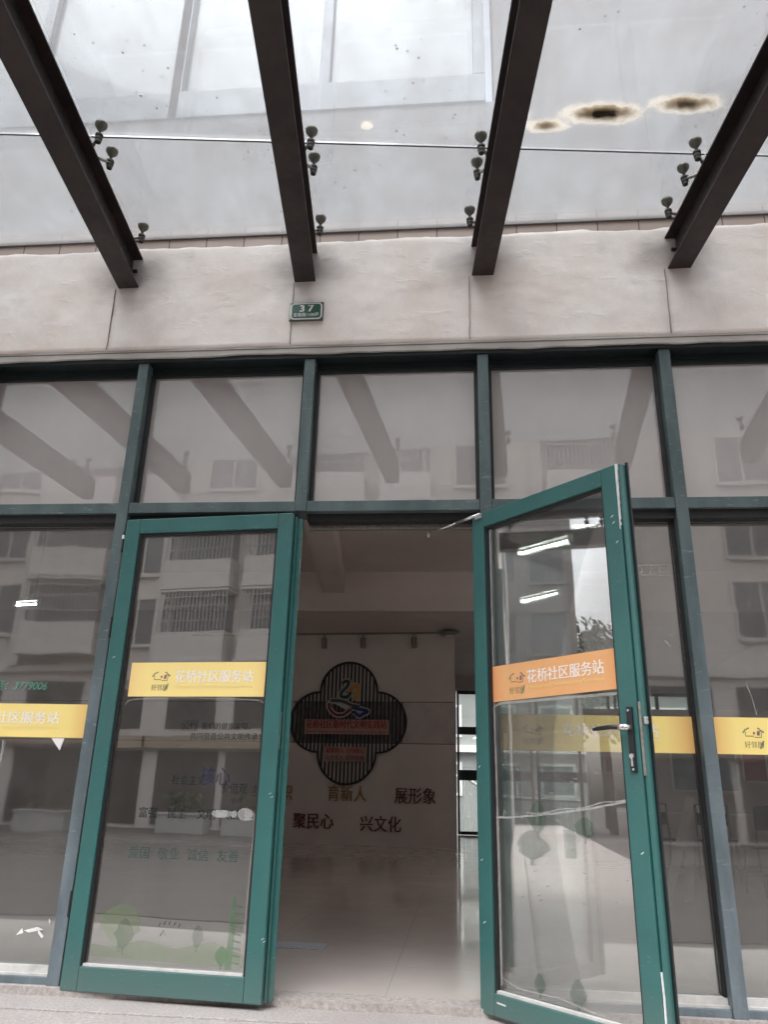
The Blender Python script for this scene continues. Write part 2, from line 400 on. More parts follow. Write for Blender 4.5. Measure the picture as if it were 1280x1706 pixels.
def ink_alpha(name, c, a):
    k = N(name); tr = k.n('BsdfTransparent'); d = k.bsdf(c, .6); m = k.n('MixShader')
    f = k.ramp(k.noise(k.pos(), 14, 4), .3, .7, a*.65, min(1, a*1.1)); k.l(f, m.inputs[0]); k.l(tr.outputs[0], m.inputs[1]); k.l(d, m.inputs[2])
    return k.done(m.outputs[0])
M['faint_dark'] = ink_alpha('faint_dark_print', (.012, .022, .02), .22)
M['faint_green'] = ink_alpha('faint_green_print', (.07, .24, .09), .2)
M['pale_green'] = ink_alpha('pale_green_print', (.20, .36, .11), .09)
M['dim_green'] = ink_alpha('dim_green_print', (.02, .10, .05), .17)
M['faint_teal'] = ink_alpha('faint_teal_print', (.02, .10, .07), .11)
M['faint_blue'] = ink_alpha('faint_blue_print', (.03, .035, .10), .24)
M['phone_green'] = paint('green_vinyl', (.10, .30, .22), .5)
M['tape'] = ink_alpha('clear_tape', (.55, .56, .54), .45)
M['haze_tape'] = ink_alpha('old_tape_edge', (.55, .53, .5), .35)
M['scrape'] = paint('bare_aluminium_scrape', (.72, .74, .74), .4, .2, .15, 40)

# ------------------------------------------------------------------ ground and street
tag(MB().box(-60, 60, -1.9, -.27, -.6, -.018).build('pavement', M['granite']), kind='structure', label='speckled grey granite landing in front of the shop doors')
tag(MB().box(-60, 60, -.262, -.035, -.6, -.012).build('kerb_strip', M['granite'], bevel=.004), kind='structure', label='granite kerb strip under the storefront')
g = MB(); pts = []
for i in range(201):
    x = -5+i*.05; pts.append((x, -.05+.014*mnoise.noise((x*3.1, 0, 0))+.006*mnoise.noise((x*19, 3, 0))))
g.prism(pts+[(5, .10), (-5, .10)], -.3, .022)
tag(g.build('threshold', M['cement']), kind='structure', label='rough cement threshold between granite and tiled floor')
for ya, yb, zt_ in ((-2.25, -1.9, -.16), (-2.6, -2.25, -.31)): tag(MB().box(-60, 60, ya, yb, -.6, zt_).build('step', M['granite'], bevel=.006), kind='structure')
tag(MB().box(-300, 300, -300, -2.6, -.8, -.46).build('ground', M['pave']), kind='structure')
tag(MB().box(-300, 300, -17, -5.2, -.46, -.452).build('road', M['asphalt']), kind='structure')
tag(MB().box(-300, 300, -.04, 300, -.9, -.62).build('ground', M['pave']), kind='structure')

rnd = random.Random(11); gr = MB()
for i in range(420):
    x = rnd.uniform(-2.6, 2.4); y = -.262-abs(rnd.gauss(0, .02)) if i % 3 else rnd.uniform(-.25, -.07)
    q = rnd.uniform(.0015, .005); z = -.0165 if y < -.262 else -.0115
    vs_ = [gr.bm.verts.new((x+q*math.cos(a)*rnd.uniform(.6, 1.2), y+q*math.sin(a)*rnd.uniform(.6, 1.2), z)) for a in (0, 1.6, 3.1, 4.7)]
    t_ = gr.bm.verts.new((x, y, z+q*.8))
    for a in range(4): gr.bm.faces.new((vs_[a], vs_[(a+1) % 4], t_))
M['grit'] = granite('pale_grit', (.55, .53, .5), 200)
tag(gr.build('grit', M['grit']), 'pale mortar grit scattered along the granite joint', kind='stuff')

# ------------------------------------------------------------------ interior shell
tag(MB().box(-15, 6.5, .10, 17.75, -.3, .012).build('floor', M['floor']), kind='structure', label='polished beige tiled floor of the hall')
c = MB()
c.box(-15, 6.5, .22, 9.7, 4.72, 4.9); c.box(-15, 6.5, 9.7, 17.9, 4.0, 4.9)       # high slab, then the deep cross beam and low slab
tag(c.build('ceiling', M['inceil']), kind='structure', label='dim plain ceiling with a deep cross beam')
b = MB(); Mz = Matrix.Rotation(R(5.4), 4, 'Z')
b.box(-.19, .19, -9.4, 0, 4.33, 4.715, Matrix.Translation((-1.88, 9.69, 0)) @ Mz)
tag(b.build('ceiling_beam', M['inceil']), 'plain downstand beam running back under the hall ceiling', 'ceiling beam')
wl = MB(); wl.box(-15.2, -15, .2, 17.9, -.3, 4.9); tag(wl.build('side_wall', M['inwall']), 'white side wall on the left of the hall', 'wall')
wl = MB(); wl.box(6.5, 6.7, .2, 17.9, -.3, 4.9); tag(wl.build('side_wall', M['inwall']), 'white side wall on the right of the hall behind the chairs', 'wall')

# ------------------------------------------------------------------ the building above and beside the storefront
bld = empty('community_building', (0, 0, 0))
tag(bld, 'cream plastered building with strip tiles and grey framed upper windows above the canopy', 'building')
FY = -.06
def fascia():
    bm = bmesh.new(); nx, nz = 700, 26; x0, x1, z0, z1 = -14.6, 6.3, 3.325, 4.066; V = []
    for j in range(nz+1):
        row = []
        for i in range(nx+1):
            x = x0+(x1-x0)*i/nx; t = j/nz; z = z0+(z1-z0)*t
            y = FY+.007*mnoise.noise((x*2.2, 1, z*4))+.0035*mnoise.noise((x*9, 2, z*14))
            if j == nz: z += .010*mnoise.noise((x*4, 5, 0))+.005*mnoise.noise((x*21, 6, 0)); y += .008
            if j == 0: z += .003*mnoise.noise((x*4, 7, 0))
            row.append(bm.verts.new((x, y, z)))
        V.append(row)
    for j in range(nz):
        for i in range(nx): bm.faces.new((V[j][i], V[j][i+1], V[j+1][i+1], V[j+1][i]))
    bt = [bm.verts.new((v.co.x, -.03, v.co.z)) for v in V[-1]]; bb = [bm.verts.new((v.co.x, .1, v.co.z)) for v in V[0]]
    for i in range(nx):
        bm.faces.new((V[-1][i], V[-1][i+1], bt[i+1], bt[i])); bm.faces.new((V[0][i+1], V[0][i], bb[i], bb[i+1]))
    o = MB(); o.bm.free(); o.bm = bm
    return o.build('plaster_fascia', M['plaster'], bld, smooth=True)
fascia()
d = MB(); pts = [(-6.3, 3.322)]
top = [(6.3, 3.322), (-14.6, 3.322)]; low = []
for i in range(419):
    x = -14.6+i*.05; low.append((x, 3.272+.012*mnoise.noise((x*1.9, 3, 1))+.007*mnoise.noise((x*6, 3, 1))))
d.prism(low+top, .055, -.058, Matrix(((1, 0, 0, 0), (0, 0, 1, 0), (0, 1, 0, 0), (0, 0, 0, 1))))
d.build('drip_edge', M['drip'], bld)
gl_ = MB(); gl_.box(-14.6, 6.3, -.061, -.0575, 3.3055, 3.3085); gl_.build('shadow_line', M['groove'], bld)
# hairline joints down the plaster below the beams
j = MB()
for bx, dx in ((-1.738, .006), (.428, .0), (1.556, -.006), (-.62, 0)):
    w_ = .0022 if bx != -.62 else .0012
    pp = [(bx+dx*t/8+.004*mnoise.noise((bx, t*.9, 0)), 3.76-.43*t/8) for t in range(9)]
    j.ribbon(pp, w_, FY-.0095, FY+.02)
M['joint'] = paint('filled_joint', (.22, .19, .17), .85, 0, .2, 9)
j.split('plaster_joint', M['joint'], bld)
MB().box(-14.6, 6.3, -.054, .1, 4.03, 4.2).build('tile_course', M['tile'], bld)
u = MB(); u.box(.62, 6.3, -.02, .22, 4.2, 9.5); u.box(-14.6, .62, -.02, .22, 4.2, 5.16); u.box(-14.6, .62, -.02, .22, 7.2, 9.5); u.box(-14.6, -5.81, -.02, .22, 5.16, 7.2); u.build('upper_wall', M['upwall'], bld)
s_ = MB(); s_.box(-14.6, 6.3, .12, .22, 3.325, 4.2); s_.build('lintel', M['inwall'], bld)
s_ = MB(); s_.box(-60, -14.6, -.05, .3, -.6, 9.5); s_.box(6.3, 60, -.05, .3, -.6, 9.5); s_.split('outer_wall', M['upwall'], bld)
for xa in (-4.73, -2.62, -.53):        # three pairs of grey-framed reflective windows
    f = MB(); x0, x1 = xa-1.07, xa+1.09
    f.box(x0, x1, -.035, .10, 5.16, 5.40); f.box(x0, x1, -.035, .10, 7.1, 7.2)
    f.box(x0, x0+.075, -.035, .10, 5.402, 7.098); f.box(x1-.075, x1, -.035, .10, 5.402, 7.098); f.box(xa-.03, xa+.04, -.03, .10, 5.402, 7.098)
    wn = f.build('window', M['upframe'], bld, bevel=.004)
    MB().box(x0+.076, xa-.031, .02, .03, 5.402, 7.098).build('pane', M['mirror'], wn)
    MB().box(xa+.041, x1-.076, .02, .03, 5.402, 7.098).build('pane', M['mirror'], wn)
# ------------------------------------------------------------------ storefront
st = empty('storefront', (0, 0, 0))
tag(st, 'weathered slate green aluminium shopfront frame with fixed glass panes and yellow bands', 'storefront')
MX = [-14.5, -13.5, -12.5, -11.5, -10.5, -9.5, -8.5, -7.5, -6.5, -5.5, -4.5, -3.5, -2.5, -1.502, -.5, .5, 1.508, 2.5, 3.5, 4.5, 5.5]
HW = .031
for x in MX:
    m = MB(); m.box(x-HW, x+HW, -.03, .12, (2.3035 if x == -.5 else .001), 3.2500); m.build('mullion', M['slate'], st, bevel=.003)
MB().box(MX[0]-HW, MX[-1]+HW, -.042, .034, 3.2502, 3.30).build('head_rail_and_shade', M['dark_green'], st)  # added front strip, its near-black colour stands in for shade under the drip
def seg(a, b): return MX[a]+HW+.0006, MX[b]-HW-.0006
for i in range(len(MX)-1):
    x0, x1 = MX[i]+HW+.0006, MX[i+1]-HW-.0006
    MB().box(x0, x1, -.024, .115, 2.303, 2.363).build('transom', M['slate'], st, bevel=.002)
    h = MB(); h.box(x0, x1, .035, .115, 3.222, 3.30); h.box(x0, x1, .045, .10, 3.196, 3.2215); h.build('head_rail_and_shade', M['dark_green'], st)
    sb = MB(); sb.box(x0+.0005, x0+.018, .03, .062, 2.3645, 3.195); sb.box(x1-.018, x1-.0005, .03, .062, 2.3645, 3.195); sb.split('gasket', M['rubber'], st)
    tr_ = MB(); tr_.box(x0+.0185, x1-.0185, .045, .066, 2.3635, 2.371); tr_.split('sealant', M['white_seal'], st)
    gp = MB().box(x0+.002, x1-.002, .066, .072, 2.366, 3.20).build('glass_pane', M['glass_up'], st)
    if MX[i] in (-1.502, -.5): continue          # the two door bays
    r = MB(); r.box(x0, x1, .0, .10, 2.255, 2.3025); r.box(x0, x0+.012, .03, .10, .088, 2.2545); r.box(x1-.012, x1, .03, .10, .088, 2.2545); r.split('gasket', M['rubber'], st)
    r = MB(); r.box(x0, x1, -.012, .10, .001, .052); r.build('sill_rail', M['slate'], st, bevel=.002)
    r = MB(); r.box(x0, x1, .005, .065, .0525, .062); r.box(x0, x1, .03, .065, .0625, .088); r.split('sealant', M['white_seal'], st)
    MB().box(x0+.0125, x1-.0125, .066, .072, .0885, 2.2545).build('glass_pane', M['glass_low'], st)
# door-head gaskets over the two doorways
for i in (13, 14):
    x0, x1 = MX[i]+HW+.0006, MX[i+1]-HW-.0006
    r = MB(); r.box(x0, x1, .02, .10, 2.262, 2.3025); r.split('gasket', M['rubber'], st)
    r = MB(); r.box(x0, x1, .085, .11, 2.235, 2.2615); r.build('door_stop', M['inox'], st)

# sticker bands
def emblem(parent, cx, cz, s, y):
    """small house outline over three brushed characters"""
    e = MB(); r = lambda P, w_: e.ribbon([(cx+a*s, cz+b*s) for a, b in P], w_*s, y-.0007, y)
    r([(-.56, .22), (-.42, .40), (-.2, .50)], .07); r([(-.42, .30), (-.42, .06), (.02, .06)], .045)
    r([(.06, .0), (.42, .0), (.44, .26)], .045); r([(.36, .40), (.58, .26)], .09)
    r([(.5, -.18), (.44, -.5)], .08); r([(.42, -.30), (.30, -.62)], .07)
    o = e.build('emblem', M['olive_ink'], parent)
    q = MB(); q.ribbon([(cx+.26*s, cz+.10*s), (cx+.3*s, cz+.34*s)], .15*s, y-.0008, y); q.ribbon([(cx+.30*s, cz+.44*s), (cx+.33*s, cz+.5*s)], .13*s, y-.0008, y)
    q.ribbon([(cx+.02*s, cz+.16*s), (cx+.06*s, cz+.28*s)], .1*s, y-.0008, y)
    q.build('emblem', M['purple_ink'], parent)
    text('emblem_lettering', '好邻居', M['olive_ink'], parent, cx-.03*s, cz-.40*s, 1.02*s, .36*s, y, 0.)
def sticker(parent, x0, x1, z0, z1, y, emb_x, emb_s, tx0, tx1, mat, pin, bandname='sticker_band', cropL=None):
    zc = (z0+z1)/2
    o = MB().box(x0, x1, y-.0012, y, z0, z1).build(bandname, mat, parent)
    yy = y-.0012
    if emb_x is not None: emblem(o, emb_x, zc-.006, emb_s, yy)
    H_ = z1-z0
    text('lettering', '花桥社区服务站', M['white_ink'], o, (tx0+tx1)/2, zc+H_*.09, tx1-tx0, H_*.36, yy, .012)
    text('lettering', 'HuaqiaoCommunityService', pin, o, (tx0+tx1)/2, zc-H_*.215, tx1-tx0, H_*.13, yy, .008)
    return o
bl = band_mat('yellow_band_left', YEL, YEDGE, -2.0, .47); br_ = band_mat('yellow_band_middle', YEL, YEDGE, 1.0, .47); bb_ = band_mat('yellow_band_right', YEL, YEDGE, 2.0, .47)
sticker(st, -2.466, -1.545, 1.108, 1.276, .065, -2.36, .085, -2.21, -1.72, bl, M['cream_ink'])
sticker(st, .535, 1.473, 1.088, 1.258, .065, .70, .085, .85, 1.30, br_, M['cream_ink'])
sticker(st, 1.543, 2.466, 1.088, 1.258, .065, 1.742, .085, 1.85, 2.32, bb_, M['cream_ink'])
text('phone_lettering', '电话：3779006', M['phone_green'], st, -1.985, 1.370, .335, .052, .0655, .004, slant=.2)
# torn paper and tape left on the fixed panes
p_ = MB(); p_.prism([(-1.745, 1.105), (-1.675, 1.105), (-1.69, 1.045)], .0635, .0652, Matrix(((1, 0, 0, 0), (0, 0, 1, 0), (0, 1, 0, 0), (0, 0, 0, 1)))); p_.split('paper_scrap', M['white'], st)
p_ = MB(); XZ = Matrix(((1, 0, 0, 0), (0, 0, 1, 0), (0, 1, 0, 0), (0, 0, 0, 1)))
for P in ([(-1.762, .205), (-1.735, .236), (-1.725, .215)], [(-1.725, .226), (-1.66, .243), (-1.63, .232), (-1.70, .218)], [(-1.66, .236), (-1.622, .205), (-1.632, .196), (-1.652, .215)], [(-1.61, .28), (-1.60, .268), (-1.603, .255), (-1.609, .27)]):
    p_.prism(P, .064, .0655, XZ)
p_.split('paper_scrap', M['white'], st)
p_ = MB(); p_.ribbon([(-2.003+.004*math.sin(i), 1.09-.4*i/10) for i in range(11)], .007, .0645, .0655); p_.ribbon([(-1.99-.002*i, 1.09-.33*i/8) for i in range(9)], .003, .0645, .0655); p_.build('tape_strip', M['tape'], st)
p_ = MB(); p_.ribbon([(1.17, 2.02), (1.34, 2.018), (1.43, 2.02)], .006, .0645, .0655); p_.ribbon([(1.17, 1.965), (1.33, 1.968), (1.44, 1.962)], .006, .0645, .0655)
for k_ in range(3): p_.ribbon([(1.29+.045*k_, 1.97), (1.30+.045*k_, 2.01)], .008, .0645, .0655)
p_.build('tape_strip', M['haze_tape'], st)
p_ = MB(); p_.ribbon([(1.74-.0, 1.42), (1.758, 1.36), (1.77, 1.272)], .004, .0645, .0655); p_.build('tape_strip', M['haze_tape'], st)
p_ = MB(); p_.ribbon([(1.395, 1.645), (1.43, 1.665)], .005, .064, .0655); p_.ribbon([(1.375, 1.625), (1.392, 1.61), (1.398, 1.595)], .009, .064, .0655); p_.split('paper_scrap', M['tape'], st)
# loose cables behind the middle upper pane
cb = MB(); cb.tube([(-.255+.063*math.cos(a), .10, 3.16+.066*math.sin(a)) for a in [R(q) for q in range(150, 395, 12)]], .0035, 6)
cb.tube([(-.268+.058*math.cos(a), .105, 3.14+.06*math.sin(a)) for a in [R(q) for q in range(170, 372, 12)]], .0025, 6)
tag(cb.build('cable', M['black'], smooth=True), 'thin dark cable loop hanging at the top of the middle upper pane', 'cable')
cb = MB(); cb.tube([(-.15, .10, 2.52), (-.147, .10, 2.49)], .012, 8)
cb.tube([(-.145, .10, 2.495), (-.135, .10, 2.455), (-.12, .10, 2.44), (-.08, .10, 2.436), (-.06, .10, 2.437)], .0035, 6)
for k_ in range(5): cb.tube([(-.035+(.028-.003*k_)*math.cos(a), .095+.005*k_, 2.452+(.028-.003*k_)*math.sin(a)) for a in [R(q) for q in range(0, 360, 20)]], .003, 5, closed=True)
tag(cb.build('cable', M['black'], smooth=True), 'small coiled cable with a plug resting on the transom behind the middle pane', 'cable')

# ------------------------------------------------------------------ doors
def door_leaf(root, W, H0, H1, glassmat, sw=.082, tr=.082, brl=.10):
    """local x along the leaf from the hinge, outside or visible face at y=0, inside at y=.055"""
    f = MB()
    f.box(0, sw, 0, .03, H0, H1); f.box(W-sw, W, 0, .03, H0, H1)
    f.box(sw+.0004, W-sw-.0004, 0.0004, .03, H1-tr, H1); f.box(sw+.0004, W-sw-.0004, .0004, .03, H0, H0+brl)
    f.build('door_frame', M['teal'], root, bevel=.004)
    k = MB(); i_ = .014
    k.box(i_, sw-.006, .0305, .056, H0+i_, H1-i_); k.box(W-sw+.006, W-i_, .0305, .056, H0+i_, H1-i_)
    k.box(sw-.0055, W-sw+.0055, .0305, .056, H1-tr+.006, H1-i_); k.box(sw-.0055, W-sw+.0055, .0305, .056, H0+i_, H0+brl-.006)
    k.build('door_core', M['dark_green'], root, bevel=.003)
    gk = MB(); x0, x1, z0, z1 = sw+.0006, W-sw-.0006, H0+brl+.0006, H1-tr-.0006; t = .011
    gk.box(x0, x0+t, .012, .03, z0, z1); gk.box(x1-t, x1, .012, .03, z0, z1); gk.box(x0+t, x1-t, .012, .03, z1-t, z1)
    gk.split('gasket', M['rubber'], root)
    sl = MB(); sl.box(x0+t, x1-t, .008, .0295, z0, z0+.010); sl.split('sealant', M['white_seal'], root)
    return MB().box(x0+.001, x1-.001, .031, .037, z0+.001, z1-.001).build('glass_pane', glassmat, root)
ld = empty('hinged_door', (-1.455, -.052, 0), R(-5.2))
tag(ld, 'teal framed glass door standing slightly ajar with a yellow band across it', 'door', 'teal glass doors of the entrance')
W1 = .948; door_leaf(ld, W1, .012, 2.253, M['glass_door'])
MB().box(W1-.012, W1+.034, .0565, .068, .016, 2.235).build('meeting_stile', M['teal'], ld, bevel=.002)
MB().box(W1+.0008, W1+.012, .034, .0560, .014, 2.24).build('edge_profile', M['teal'], ld, bevel=.002)
lb = band_mat('yellow_band_door', (.92, .73, .27), (.88, .6, .24), .50, .40)
sticker(ld, .126, W1-.060, 1.308, 1.478, .0305, .295, .085, .372, .785, lb, M['cream_ink'])
p_ = MB(); p_.ribbon([(.085, 2.19), (.085, 2.19)] if False else [(W1-.083, 2.170), (W1-.002, 2.251)], .004, -.0008, .002); p_.build('mitre_joint', M['groove'], ld)
p_ = MB(); p_.box(W1+.0002, W1+.002, .008, .022, 1.06, 1.235); p_.build('lock_plate', M['chrome'], ld)
for z in (2.13, 1.66, .36):
    h_ = MB(); h_.tube([(-.012, .012, z-.055), (-.012, .012, z+.055)], .009, 10); h_.box(-.011, .0, .006, .018, z-.05, z+.05); h_.build('hinge', M['black'], ld)
MB().box(-.016, -.004, -.001, .006, 2.145, 2.165).split('paper_scrap', M['white'], ld)
DY = .0305
text('notice_lettering', '公约', M['faint_dark'], ld, .475, 1.168, .075, .036, DY, .01)
fr = MB()
for a, b_ in (((.433, 1.146), (.517, 1.146)), ((.433, 1.190), (.517, 1.190)), ((.433, 1.146), (.433, 1.190)), ((.517, 1.146), (.517, 1.190))): fr.ribbon([a, b_], .003, DY-.001, DY)
fr.build('notice_box', M['faint_dark'], ld)
text('notice_lettering', '我们的健康家园，', M['faint_dark'], ld, .665, 1.166, .25, .034, DY, .006)
text('notice_lettering', '共同营造公共文明传承！', M['faint_dark'], ld, .665, 1.118, .36, .034, DY, .006)
text('slogan_lettering', '社会主义', M['faint_dark'], ld, .50, .915, .17, .045, DY, .008)
text('slogan_lettering', '核心', M['faint_blue'], ld, .635, .935, .15, .085, DY, .015)
text('slogan_lettering', '价值观', M['faint_dark'], ld, .735, .882, .13, .05, DY, .01)
for k_, s in enumerate(('富强', '民主', '文明', '和谐')): text('slogan_lettering', s, M['faint_dark'], ld, .312+.147*k_, .765, .092, .048, DY, .012)
for k_, s in enumerate(('爱国', '敬业', '诚信', '友善')): text('slogan_lettering', s, M['faint_teal'], ld, .29+.147*k_, .588, .105, .052, DY, .014)
p_ = MB()
for (cx, cz, a_, b_) in ((.685, .768, .055, .017), (.745, .768, .014, .016), (.80, .768, .038, .028)):
    p_.prism([(cx+a_*math.cos(R(q))*(1+.08*math.sin(q)), cz+b_*math.sin(R(q))) for q in range(0, 360, 20)], DY-.0012, DY-.0002, XZ)
p_.ribbon([(.835, .765), (.86, .79), (.845, .75), (.82, .745)], .006, DY-.0012, DY-.0002)
p_.split('paper_scrap', M['tape'], ld)
p_ = MB(); n_ = 24
p_.ribbon([(.118+.0, 1.262), (.13, 1.286), (.17, 1.296), (.45, 1.302), (.70, 1.297), (.83, 1.290), (.86, 1.270), (.858, 1.0), (.842, .5), (.838, .14)], .004, DY-.001, DY); p_.split('film_edge', M['haze_tape'], ld)
def tree_print(cx, z0, w_, h_, m, name='plant_print', parent=None, y=DY, n=22):
    q = MB(); rnd = random.Random(int(cx*1000))
    P = [(cx+w_*(.5+.25*rnd.random())*math.cos(2*math.pi*i/n)*(.6+.4*math.sin(math.pi*(.5-.5*math.sin(2*math.pi*i/n)))), z0+h_*.58+h_*.42*math.sin(2*math.pi*i/n)) for i in range(n)]
    q.prism(P, y-.0008, y, XZ); q.ribbon([(cx, z0), (cx, z0+h_*.2)], w_*.12, y-.0008, y)
    return q.build(name, m, parent)
tree_print(.265, .16, .07, .15, M['faint_teal'], parent=ld); tree_print(.62, .19, .045, .11, M['faint_teal'], parent=ld)
tree_print(.245, .17, .17, .20, M['pale_green'], parent=ld, y=DY-.001); tree_print(.74, .13, .05, .09, M['faint_green'], parent=ld)
q = MB(); q.ribbon([(.775, .13), (.78, .28), (.778, .42)], [.03, .026, .012], DY-.0008, DY)
for k_ in range(9): q.ribbon([(.785, .16+.028*k_), (.825, .155+.028*k_)], .008, DY-.0008, DY)
q.build('plant_print', M['faint_green'], ld)
q = MB(); q.prism([(.11, .15), (.84, .14), (.84, .19), (.70, .235), (.52, .20), (.36, .225), (.2, .19), (.11, .20)], DY-.0006, DY-.0001, XZ); q.build('plant_print', M['pale_green'], ld)
q = MB()
for k_ in range(5): q.ribbon([(.43+.024*k_, .285+.008*math.sin(k_*.8)), (.436+.024*k_, .30+.008*math.sin(k_*.8))], .006, DY-.0008, DY)
q.ribbon([(.44, .245), (.455, .27), (.465, .25)], .006, DY-.0008, DY); q.build('plant_print', M['faint_dark'], ld)
p_ = MB()
for (x, z) in ((W1-.03, .86), (W1-.02, .845), (W1-.018, .26), (W1-.01, .25), (.03, 1.5)): p_.ribbon([(x, z), (x+.012, z+.006)], .002, -.0008, .002)
p_.split('paint_chip', M['scrape'], ld)

rd_ang = math.atan2(-.715+.055, 1.05-.435)
rd = empty('hinged_door', (.424, -.043, 0), rd_ang)
tag(rd, 'teal framed glass door swung wide open with an orange band and black lever handle', 'door', 'teal glass doors of the entrance')
W2 = .905; door_leaf(rd, W2, .006, 2.258, M['glass_open'], sw=.082, tr=.080, brl=.085)
ob = band_mat('orange_band', ORA, OEDGE, .46, .40)
sticker(rd, .083, W2-.083, 1.297, 1.464, .0305, .25, .088, .315, .742, ob, M['orange_ink'])
# outer cover profile that stands proud along the free edge
e_ = MB(); e_.prism([(W2+.001, .016), (W2+.008, .008), (W2+.014, .011), (W2+.017, .026), (W2+.017, .054), (W2+.001, .054)], .014, 2.258); e_.build('edge_profile', M['teal'], rd, bevel=.002)
e_ = MB(); e_.box(W2+.0175, W2+.028, .044, .054, .014, 2.27); e_.build('edge_lip', M['dark_green'], rd)
p_ = MB()
L_ = []; Q_ = []
for i in range(31):
    z = 2.258-.30*i/30; wv = .009*(1-.6*i/30)+.004*mnoise.noise((i*.7, 2, 0)); L_.append((W2-.004, z)); Q_.append((W2-.004+max(.002, wv), z))
p_.prism(L_+Q_[::-1], -.0012, .010, XZ); p_.split('paint_chip', M['scrape'], rd)
p_ = MB(); p_.ribbon([(W2+.004, .30), (W2+.006, .22), (W2+.004, .10)], .006, .004, .012)
for (x, z) in ((.86, 2.02), (.865, 1.99), (.875, 1.9), (.02, .6), (.03, .35), (.015, 1.0), (.87, .68)): p_.ribbon([(x, z), (x+.012, z+.008)], .003, -.0008, .002)
p_.ribbon([(.10, .06), (.15, .057)], .006, -.0008, .002); p_.split('paint_chip', M['scrape'], rd)
hp = MB(); hp.prism([(.848, .972), (.874, .968), (.876, 1.215), (.85, 1.217)], -.010, -.0005, XZ)
hpo = hp.build('handle_plate', M['black'], rd, bevel=.002); hpo.location.x = .012
lv = MB(); lv.tube([(.862, -.010, 1.137), (.862, -.048, 1.137)], .011, 12); lv.tube([(.862, -.046, 1.137), (.838, -.052, 1.137)], .012, 12)
lv.build('handle_rose', M['chrome'], hpo, smooth=True)
lv = MB(); lv.tube([(.842, -.052, 1.137), (.80, -.054, 1.139), (.74, -.052, 1.136), (.715, -.048, 1.134)], [.009, .0095, .0085, .006], 10); lv.build('lever_handle', M['black'], hpo, smooth=True)
lv = MB(); lv.tube([(.8625, -.018, 1.030), (.8625, -.009, 1.030)], .0095, 14); lv.box(.8585, .8665, -.016, -.009, .992, 1.024); lv.build('lock_cylinder', M['chrome'], hpo)
lv = MB(); lv.tube([(.861, -.0135, 1.203), (.861, -.009, 1.203)], .005, 10); lv.tube([(.863, -.0135, .981), (.863, -.009, .981)], .005, 10); lv.split('screw', M['chrome'], hpo)
ls = MB(); ls.box(W2+.0035, W2+.0145, .004, .0098, .958, 1.236); lso = ls.build('lock_strip', M['inox'], rd, bevel=.0015)
ls = MB(); ls.box(W2+.0172, W2+.030, .014, .030, 1.15, 1.178); ls.build('latch_bolt', M['chrome'], lso, bevel=.002)
# stay arm from the door head to the door top
sa = MB(); inv = Matrix.Rotation(-rd_ang, 4, 'Z') @ Matrix.Translation((-.435, .055, 0))
A_ = inv @ Vector((.20, .10, 2.215)); B_ = inv @ Vector((.475, -.105, 2.252))
B2 = A_.lerp(B_, .55)
sa.tube([A_, B2], .005, 8); sa.tube([B2, B_], .0075, 8); sa.tube([A_+Vector((0, 0, -.02)), A_+Vector((0, 0, .018))], .007, 8)
sa.build('stay_arm', M['chrome'], rd, smooth=True)
sb_ = MB(); sb_.box(.028, .075, -.010, -.0006, 2.228, 2.255); sb_.split('stay_bracket', M['chrome'], rd, bevel=.002)
# cracked tape across the glass, tape residue, prints seen in the glass
p_ = MB(); P = [(.092+.735*t, .783+.012*math.sin(t*3)+.085*t**2.2+.003*mnoise.noise((t*14, 0, 0))) for t in [i/24 for i in range(25)]]
p_.ribbon(P, .008, DY-.0015, DY); p_.ribbon([(x, z+.010+.004*math.sin(x*30)) for x, z in P[6:]], .004, DY-.0015, DY); p_.ribbon([(.14, .79), (.145, .82), (.155, .80)], .003, DY-.0015, DY)
p_.build('tape_strip', M['tape'], rd)
p_ = MB(); p_.ribbon([(.095, 1.10), (.097, 1.27), (.13, 1.288), (.80, 1.279), (.832, 1.24)], .012, DY-.001, DY); p_.ribbon([(.101, .12), (.104, .5), (.1, 1.1)], .010, DY-.001, DY)
p_.ribbon([(.1, .15), (.2, .125), (.4, .13), (.6, .11)], .004, DY-.001, DY); p_.split('film_edge', M['haze_tape'], rd)
tree_print(.34, .70, .08, .16, M['dim_green'], parent=rd); tree_print(.30, .60, .15, .14, M['dim_green'], parent=rd, y=DY-.001); tree_print(.59, .70, .09, .10, M['dim_green'], parent=rd)
q = MB(); q.box(.48, .54, DY-.0008, DY, .64, .75); q.build('plant_print', M['faint_teal'], rd)
tree_print(.315, .11, .05, .09, M['dim_green'], parent=rd); tree_print(.51, .09, .06, .12, M['dim_green'], parent=rd)
p_ = MB(); rnd = random.Random(3)
for k_ in range(46):
    x, z = rnd.uniform(.13, .8), rnd.uniform(.45, .98); a = rnd.uniform(-.5, .5); l_ = rnd.choice((.003, .004, .006, .02))
    p_.ribbon([(x, z), (x+l_, z+l_*a)], .0022, DY-.001, DY)
p_.build('scratch', M['tape'], rd)

